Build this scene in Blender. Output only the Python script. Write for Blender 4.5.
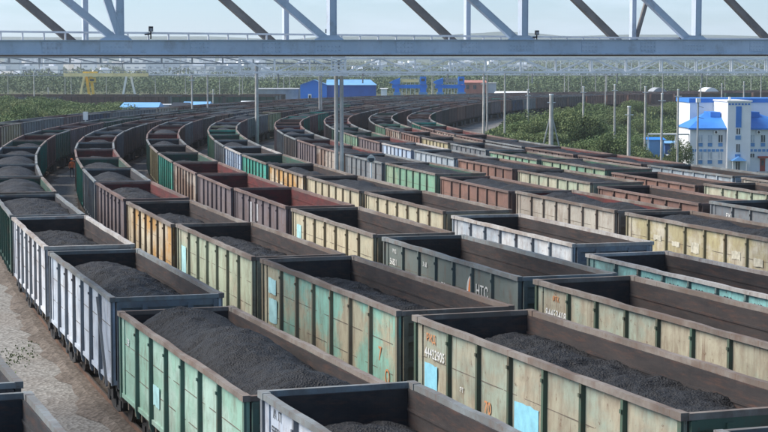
import bpy, bmesh, math, random
from mathutils import Vector, Matrix, noise as mnoise

# ------------------------------------------------------------------ scene, camera, light
sc = bpy.context.scene
for o in list(bpy.data.objects): bpy.data.objects.remove(o)
F, TH, CZ = 1750.7, 0.0815, 9.60            # focal length in photo pixels, pitch, camera height
sc.render.engine = 'CYCLES'
cam_d = bpy.data.cameras.new('camera'); cam = bpy.data.objects.new('camera', cam_d)
sc.collection.objects.link(cam); sc.camera = cam
cam_d.sensor_width = 36; cam_d.lens = F/768*36; cam_d.clip_start = 0.5; cam_d.clip_end = 40000
cam.location = (0, 0, CZ); cam.rotation_euler = (math.pi/2 - TH, 0, 0)

SUN_EL, SUN_AZ = 42, -80                     # azimuth from +Y towards +X (sun on the left, a little ahead)
world = bpy.data.worlds.new('World'); sc.world = world; world.use_nodes = True
wn = world.node_tree; bg = wn.nodes['Background']
sky = wn.nodes.new('ShaderNodeTexSky'); sky.sky_type = 'NISHITA'; sky.sun_disc = False
sky.sun_elevation = math.radians(SUN_EL); sky.sun_rotation = math.radians(SUN_AZ)
sky.altitude = 100; sky.air_density = 1.0; sky.dust_density = 0.1; sky.ozone_density = 1.0
# thin high cloud, a real pattern of directions on the sky
tc = wn.nodes.new('ShaderNodeTexCoord'); mp = wn.nodes.new('ShaderNodeMapping')
mp.inputs['Scale'].default_value = (1.0, 1.0, 5.5); mp.inputs['Location'].default_value = (0.3, 0.1, 0.35)
nz = wn.nodes.new('ShaderNodeTexNoise'); nz.inputs['Scale'].default_value = 8.5; nz.inputs['Detail'].default_value = 8; nz.inputs['Roughness'].default_value = 0.62
rp = wn.nodes.new('ShaderNodeValToRGB'); rp.color_ramp.elements[0].position = 0.46; rp.color_ramp.elements[1].position = 0.66
rp.color_ramp.elements[0].color = (0, 0, 0, 1); rp.color_ramp.elements[1].color = (0.6, 0.6, 0.6, 1)
mx = wn.nodes.new('ShaderNodeMix'); mx.data_type = 'RGBA'
mx.inputs['B'].default_value = (13.0, 11.2, 9.6, 1)
wn.links.new(tc.outputs['Generated'], mp.inputs['Vector']); wn.links.new(mp.outputs['Vector'], nz.inputs['Vector'])
wn.links.new(nz.outputs['Fac'], rp.inputs['Fac']); wn.links.new(rp.outputs['Color'], mx.inputs['Factor'])
wn.links.new(sky.outputs['Color'], mx.inputs['A']); 
tn = wn.nodes.new('ShaderNodeMix'); tn.data_type = 'RGBA'; tn.blend_type = 'MULTIPLY'; tn.inputs['Factor'].default_value = 1; tn.inputs['B'].default_value = (.56, .81, 1.08, 1)
wn.links.new(mx.outputs['Result'], tn.inputs['A']); wn.links.new(tn.outputs['Result'], bg.inputs['Color'])
bg.inputs['Strength'].default_value = 0.062
sun_d = bpy.data.lights.new('sun', 'SUN'); sun = bpy.data.objects.new('sun', sun_d); sc.collection.objects.link(sun)
sun_d.energy = 3.4; sun_d.angle = math.radians(45.0); sun_d.color = (1.0, 0.93, 0.84)
_e, _a = math.radians(SUN_EL), math.radians(SUN_AZ)
SD = Vector((math.sin(_a)*math.cos(_e), math.cos(_a)*math.cos(_e), math.sin(_e)))
sun.rotation_euler = SD.to_track_quat('Z', 'Y').to_euler()
sc.view_settings.view_transform = 'Standard'; sc.view_settings.look = 'None'
sc.view_settings.exposure = 1.18; sc.view_settings.gamma = 1.0; sc.view_settings.use_curve_mapping = False

random.seed(7)
R = math.radians
COL = sc.collection

# ------------------------------------------------------------------ helpers
class MB:
    """collects faces and links them as ONE mesh"""
    def __init__(s): s.v = []; s.f = []; s.m = []
    def add(s, vs, fs, m=0):
        n = len(s.v); s.v += [tuple(v) for v in vs]
        for f in fs: s.f.append(tuple(n+i for i in f)); s.m.append(m)
        return s
    def box(s, x0, x1, y0, y1, z0, z1, m=0, M=None):
        vs = [Vector((x, y, z)) for z in (z0, z1) for y in (y0, y1) for x in (x0, x1)]
        if M is not None: vs = [M @ v for v in vs]
        return s.add(vs, [(0,2,3,1),(4,5,7,6),(0,1,5,4),(2,6,7,3),(0,4,6,2),(1,3,7,5)], m)
    def bar(s, a, b, w, h=None, m=0, up=(0,0,1)):
        a = Vector(a); b = Vector(b); h = h or w; d = (b-a); L = d.length; d.normalize()
        u = Vector(up)
        if abs(d.dot(u)) > .99: u = Vector((0,1,0))
        x = d.cross(u).normalized(); z = x.cross(d)
        vs = [p + x*(w/2*i) + z*(h/2*j) for p in (a, b) for i, j in ((-1,-1),(1,-1),(1,1),(-1,1))]
        return s.add(vs, [(3,2,1,0),(4,5,6,7),(0,1,5,4),(1,2,6,5),(2,3,7,6),(3,0,4,7)], m)
    def tube(s, a, b, r0, r1=None, n=8, m=0, cap=True):
        a = Vector(a); b = Vector(b); r1 = r0 if r1 is None else r1
        d = (b-a).normalized(); u = Vector((0,0,1)) if abs(d.z) < .9 else Vector((1,0,0))
        x = d.cross(u).normalized(); y = d.cross(x)
        vs = []
        for p, r in ((a, r0), (b, r1)):
            for i in range(n):
                t = 2*math.pi*i/n; vs.append(p + x*(r*math.cos(t)) + y*(r*math.sin(t)))
        fs = [(i, (i+1) % n, n+(i+1) % n, n+i) for i in range(n)]
        if cap: fs += [tuple(range(n))[::-1], tuple(range(n, 2*n))]
        return s.add(vs, fs, m)
    def quad(s, a, b, c, d, m=0): return s.add([a, b, c, d], [(0,1,2,3)], m)
    def mesh(s, name, smooth=False):
        me = bpy.data.meshes.new(name); me.from_pydata(s.v, [], s.f)
        me.polygons.foreach_set('material_index', s.m)
        if smooth: me.polygons.foreach_set('use_smooth', [True]*len(s.f))
        me.update(); return me
    def build(s, name, mats, parent=None, **k):
        me = s.mesh(name, k.pop('smooth', False))
        for m in (mats if isinstance(mats, (list, tuple)) else [mats]): me.materials.append(m)
        return put(name, me, parent, **k)

def put(name, me, parent=None, loc=(0,0,0), rz=0.0, mats=None):
    o = bpy.data.objects.new(name, me); COL.objects.link(o)
    o.location = loc; o.rotation_euler = (0, 0, rz)
    if parent is not None: o.parent = parent
    if mats:                                   # own materials on shared mesh data
        for sl, m in zip(o.material_slots, mats): sl.link = 'OBJECT'; sl.material = m
    return o
def empty(name, loc=(0,0,0), rz=0.0):
    o = bpy.data.objects.new(name, None); COL.objects.link(o); o.location = loc; o.rotation_euler = (0,0,rz)
    o.empty_display_size = .3; return o
def tag(o, label=None, cat=None, group=None, kind=None):
    if label: o['label'] = label
    if cat: o['category'] = cat
    if group: o['group'] = group
    if kind: o['kind'] = kind
    return o
def slots(me, n):
    while len(me.materials) < n: me.materials.append(None)
    return me
def at(px, py, Y):
    """world point seen at photo pixel (px,py), at distance Y ahead"""
    u = (px-384)/F; v = (py-216)/F
    fz = math.cos(TH) - v*math.sin(TH); dn = v*math.cos(TH) + math.sin(TH)
    t = Y/fz
    return Vector((u*t, Y, CZ - dn*t))
ORD = ['zeroth','first','second','third','fourth','fifth','sixth','seventh','eighth','ninth','tenth','eleventh','twelfth','thirteenth','fourteenth','fifteenth','sixteenth','seventeenth','eighteenth','nineteenth','twentieth']
def ordn(n):
    if n <= 20: return ORD[n]
    t = {2:'twenty',3:'thirty',4:'forty',5:'fifty',6:'sixty'}[n//10]
    return (t+'-'+ORD[n % 10]) if n % 10 else t[:-1]+'ieth'

# ------------------------------------------------------------------ materials
def newmat(name):
    m = bpy.data.materials.new(name); m.use_nodes = True
    nt = m.node_tree; nt.nodes['Principled BSDF'].inputs['Specular IOR Level'].default_value = .22; return m, nt, nt.nodes['Principled BSDF']
def N(nt, t, **k):
    n = nt.nodes.new(t)
    for a, b in k.items():
        if a in n.inputs: n.inputs[a].default_value = b
        else: setattr(n, a, b)
    return n
def mixc(nt, fac, a, b, blend='MIX'):
    n = nt.nodes.new('ShaderNodeMix'); n.data_type = 'RGBA'; n.blend_type = blend
    for key, v in (('Factor', fac), ('A', a), ('B', b)):
        if hasattr(v, 'links') or isinstance(v, bpy.types.NodeSocket): nt.links.new(v, n.inputs[key])
        else: n.inputs[key].default_value = v if key == 'Factor' else (*v, 1)
    return n.outputs['Result']
def ramp(nt, src, p0, p1, c0=0.0, c1=1.0):
    r = nt.nodes.new('ShaderNodeMapRange'); r.clamp = True
    r.inputs['From Min'].default_value = p0; r.inputs['From Max'].default_value = p1
    r.inputs['To Min'].default_value = c0; r.inputs['To Max'].default_value = c1
    nt.links.new(src, r.inputs['Value']); return r.outputs['Result']
def coords(nt, scale=(1,1,1), rand=True):
    t = nt.nodes.new('ShaderNodeTexCoord'); m = nt.nodes.new('ShaderNodeMapping')
    m.inputs['Scale'].default_value = scale
    if rand:
        oi = nt.nodes.new('ShaderNodeObjectInfo'); c = nt.nodes.new('ShaderNodeVectorMath'); c.operation = 'SCALE'
        cb = nt.nodes.new('ShaderNodeCombineXYZ')
        nt.links.new(oi.outputs['Random'], cb.inputs[0]); nt.links.new(oi.outputs['Random'], cb.inputs[1])
        nt.links.new(cb.outputs[0], c.inputs[0]); c.inputs['Scale'].default_value = 60
        ad = nt.nodes.new('ShaderNodeVectorMath'); ad.operation = 'ADD'
        nt.links.new(t.outputs['Object'], ad.inputs[0]); nt.links.new(c.outputs[0], ad.inputs[1])
        nt.links.new(ad.outputs[0], m.inputs['Vector'])
    else: nt.links.new(t.outputs['Object'], m.inputs['Vector'])
    return m.outputs['Vector']
def noise(nt, vec, scale, detail=4, rough=.6):
    n = nt.nodes.new('ShaderNodeTexNoise'); n.inputs['Scale'].default_value = scale
    n.inputs['Detail'].default_value = detail; n.inputs['Roughness'].default_value = rough
    nt.links.new(vec, n.inputs['Vector']); return n.outputs['Fac']
def bump(nt, bs, h, strength, dist):
    b = nt.nodes.new('ShaderNodeBump'); b.inputs['Strength'].default_value = strength; b.inputs['Distance'].default_value = dist
    nt.links.new(h, b.inputs['Height']); nt.links.new(b.outputs['Normal'], bs.inputs['Normal'])

def plain(name, c, rough=.7, metal=0.0, var=.15, scale=2.0):
    m, nt, bs = newmat(name)
    f = noise(nt, coords(nt), scale, 5)
    out = mixc(nt, ramp(nt, f, .3, .7), tuple(x*(1-var) for x in c), tuple(min(1, x*(1+var)) for x in c))
    nt.links.new(out, bs.inputs['Base Color']); bs.inputs['Roughness'].default_value = rough; bs.inputs['Metallic'].default_value = metal
    return m

def paint(name, c1, c2=None, patch=.5, rust=.35, dust=.35, rustc=(.13,.065,.04)):
    """old wagon paint: two coats in large patches, chips and rust streaks, coal dust"""
    m, nt, bs = newmat(name); c2 = c2 or tuple(x*.85 for x in c1)
    a = noise(nt, coords(nt, (1, .5, .8)), .55, 6, .65)
    base = mixc(nt, ramp(nt, a, patch-.04, patch+.05), c1, c2)
    # plate to plate variation
    b = noise(nt, coords(nt, (1, .6, .02)), .6, 1)
    base = mixc(nt, ramp(nt, b, .35, .65, 0, .3), base, tuple(x*.6 for x in c2))
    st = noise(nt, coords(nt, (1, 2.2, .85)), 1.1, 8, .72)        # vertical streaks
    base = mixc(nt, ramp(nt, st, .54-.16*rust, .76, 0, .7), base, rustc)
    rn = noise(nt, coords(nt, (1, 11, .30)), 1.1, 3, .6)          # thin rust runs
    rm = noise(nt, coords(nt), .9, 2, .5)
    ml = nt.nodes.new('ShaderNodeMath'); ml.operation = 'MULTIPLY'
    nt.links.new(ramp(nt, rn, .60, .66, 0, min(.75, 1.3*rust)), ml.inputs[0]); nt.links.new(ramp(nt, rm, .42, .6), ml.inputs[1])
    base = mixc(nt, ml.outputs[0], base, rustc)
    w2 = noise(nt, coords(nt, (1, 2.2, 1.1)), 1.9, 7, .72)        # broad worn, dirty areas
    base = mixc(nt, ramp(nt, w2, .52, .70, 0, .25+.5*rust), base, tuple(.35*x+.6*y for x, y in zip(c1, rustc)))
    sp = noise(nt, coords(nt), 4.2, 8, .78)                      # chips
    base = mixc(nt, ramp(nt, sp, .60, .66, 0, min(1, rust*1.6)), base, tuple(x*.9 for x in rustc))
    du = noise(nt, coords(nt, (1, 1, 1.6)), 1.1, 5, .6)
    base = mixc(nt, ramp(nt, du, .3, .75, 0, dust), base, (.07,.068,.066))
    nt.links.new(base, bs.inputs['Base Color'])
    bs.inputs['Roughness'].default_value = .72
    bump(nt, bs, sp, .18, .008)
    return m
def lining(name, c, c2, rustc=(.1,.05,.035)):
    """bare inner wall rubbed by coal"""
    m, nt, bs = newmat(name)
    a = noise(nt, coords(nt, (1, .35, 1.5)), 1.5, 7, .7)
    base = mixc(nt, ramp(nt, a, .38, .62), c, c2)
    st = noise(nt, coords(nt, (1, .5, 4)), 2.5, 6, .7)
    base = mixc(nt, ramp(nt, st, .5, .7, 0, .55), base, rustc)
    sp = noise(nt, coords(nt), 9, 5, .7)
    base = mixc(nt, ramp(nt, sp, .6, .7, 0, .5), base, (.03,.03,.032))
    nt.links.new(base, bs.inputs['Base Color']); bs.inputs['Roughness'].default_value = .8
    bump(nt, bs, sp, .4, .012)
    return m
def gravel(name, ca, cb, cc, scale, patchs=.15):
    m, nt, bs = newmat(name)
    v = coords(nt, rand=False)
    vo = nt.nodes.new('ShaderNodeTexVoronoi'); vo.inputs['Scale'].default_value = scale; nt.links.new(v, vo.inputs['Vector'])
    bw = nt.nodes.new('ShaderNodeRGBToBW'); nt.links.new(vo.outputs['Color'], bw.inputs[0])
    base = mixc(nt, ramp(nt, bw.outputs[0], .2, .8), ca, cb)
    p = noise(nt, v, patchs, 6, .65)
    base = mixc(nt, ramp(nt, p, .45, .62, 0, .4), base, cc)
    p2 = noise(nt, v, 1.7, 6, .7)
    base = mixc(nt, ramp(nt, p2, .5, .75, 0, .5), base, tuple(x*.45 for x in cc))
    nt.links.new(base, bs.inputs['Base Color']); bs.inputs['Roughness'].default_value = .95
    bump(nt, bs, vo.outputs['Distance'], .8, .03)
    return m
def coalmat():
    m, nt, bs = newmat('coal')
    v = coords(nt)
    vo = nt.nodes.new('ShaderNodeTexVoronoi'); vo.inputs['Scale'].default_value = 22; nt.links.new(v, vo.inputs['Vector'])
    bw = nt.nodes.new('ShaderNodeRGBToBW'); nt.links.new(vo.outputs['Color'], bw.inputs[0])
    n1 = noise(nt, v, 7, 9, .8)
    base = mixc(nt, ramp(nt, n1, .35, .65), (.007,.007,.0078), (.028,.028,.030))
    base = mixc(nt, ramp(nt, bw.outputs[0], .62, .9, 0, .3), base, (.05,.053,.06))
    nt.links.new(base, bs.inputs['Base Color']); bs.inputs['Roughness'].default_value = .62
    ad = nt.nodes.new('ShaderNodeMath'); ad.operation = 'ADD'
    nt.links.new(n1, ad.inputs[0]); nt.links.new(vo.outputs['Distance'], ad.inputs[1])
    bump(nt, bs, ad.outputs[0], .9, .05)
    return m
def leafmat(name, cs):
    m, nt, bs = newmat(name)
    g = nt.nodes.new('ShaderNodeNewGeometry')
    oi = nt.nodes.new('ShaderNodeObjectInfo')
    n1 = noise(nt, coords(nt), .9, 3)
    base = mixc(nt, g.outputs['Random Per Island'], cs[0], cs[1])
    base = mixc(nt, ramp(nt, oi.outputs['Random'], 0, 1, 0, .75), base, cs[2])
    base = mixc(nt, ramp(nt, n1, .45, .65, 0, .5), base, cs[3])
    nt.links.new(base, bs.inputs['Base Color']); bs.inputs['Roughness'].default_value = .75
    return m

M_COAL = coalmat()
M_SEAM = plain('seam_dirt', (.13,.11,.09), .9, 0, .4, 3)
M_STEEL = plain('underframe_steel', (.035,.033,.032), .8, 0, .4, 3)
M_WHEEL = plain('wheel_steel', (.055,.045,.04), .6, .3, .3, 5)
M_RAIL = plain('rail_rust', (.13,.075,.05), .6, .2, .3, 4)
M_RAILTOP = plain('rail_top', (.35,.32,.3), .35, .8, .1, 4)
M_SLEEPER = plain('sleeper', (.13,.105,.085), .9, 0, .4, 2)
M_CONC = plain('mast_concrete', (.42,.41,.385), .9, 0, .3, .8)
M_GALV = plain('galvanised_steel', (.70,.72,.74), .55, .1, .15, 1.5)
M_BRIDGE = paint('bridge_grey_paint', (.55,.62,.72), (.50,.58,.68), .5, .05, .06, (.22,.19,.17))
M_BRIDGEREAR = plain('bridge_rear_shaded', (.21,.195,.185), .7, 0, .25, 1.2)  # shaded copy of the bridge paint: rear diagonals' shade put into the colour
M_BRIDGEUND = plain('bridge_underside_shaded', (.16,.14,.15), .8, 0, .4, .5)  # dark tone carries the shadow under the flange, painted on the deck
M_BLUE = plain('blue_cladding', (.015,.19,.68), .5, 0, .1, .3)
M_BLUER = plain('blue_roof', (.10,.27,.55), .45, 0, .12, .3)
M_PALEBLUE = plain('pale_blue_roof', (.16,.36,.62), .5, 0, .15, .3)
M_OFFB = plain('office_blue', (.04,.19,.55), .5, 0, .12, .4)
M_WHITEW = plain('white_render', (.68,.71,.74), .8, 0, .06, .4)
M_WINDARK = plain('window_glass', (.06,.075,.09), .2, 0, .4, 1)
M_WINLIGHT = plain('window_curtained', (.42,.48,.55), .3, 0, .2, 1)
M_CREAM = plain('cream_crane_paint', (.78,.66,.36), .6, 0, .12, .6)
M_YEL = plain('yellow_crane_paint', (.70,.48,.10), .6, 0, .15, .6)
M_WHITEP = plain('white_paint', (.75,.75,.74), .5, 0, .08, 1)
M_BLACK = plain('black_plastic', (.02,.02,.022), .5, 0, .3, 3)
M_REDB = plain('red_brown_wall', (.36,.16,.13), .8, 0, .15, .5)
M_TEAL = plain('pale_green_roof', (.25,.45,.40), .7, 0, .2, .5)
M_GREYB = plain('grey_cladding', (.28,.30,.32), .7, 0, .2, .5)
M_TRUNK = plain('bark', (.09,.07,.05), .9, 0, .3, 2)

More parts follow.
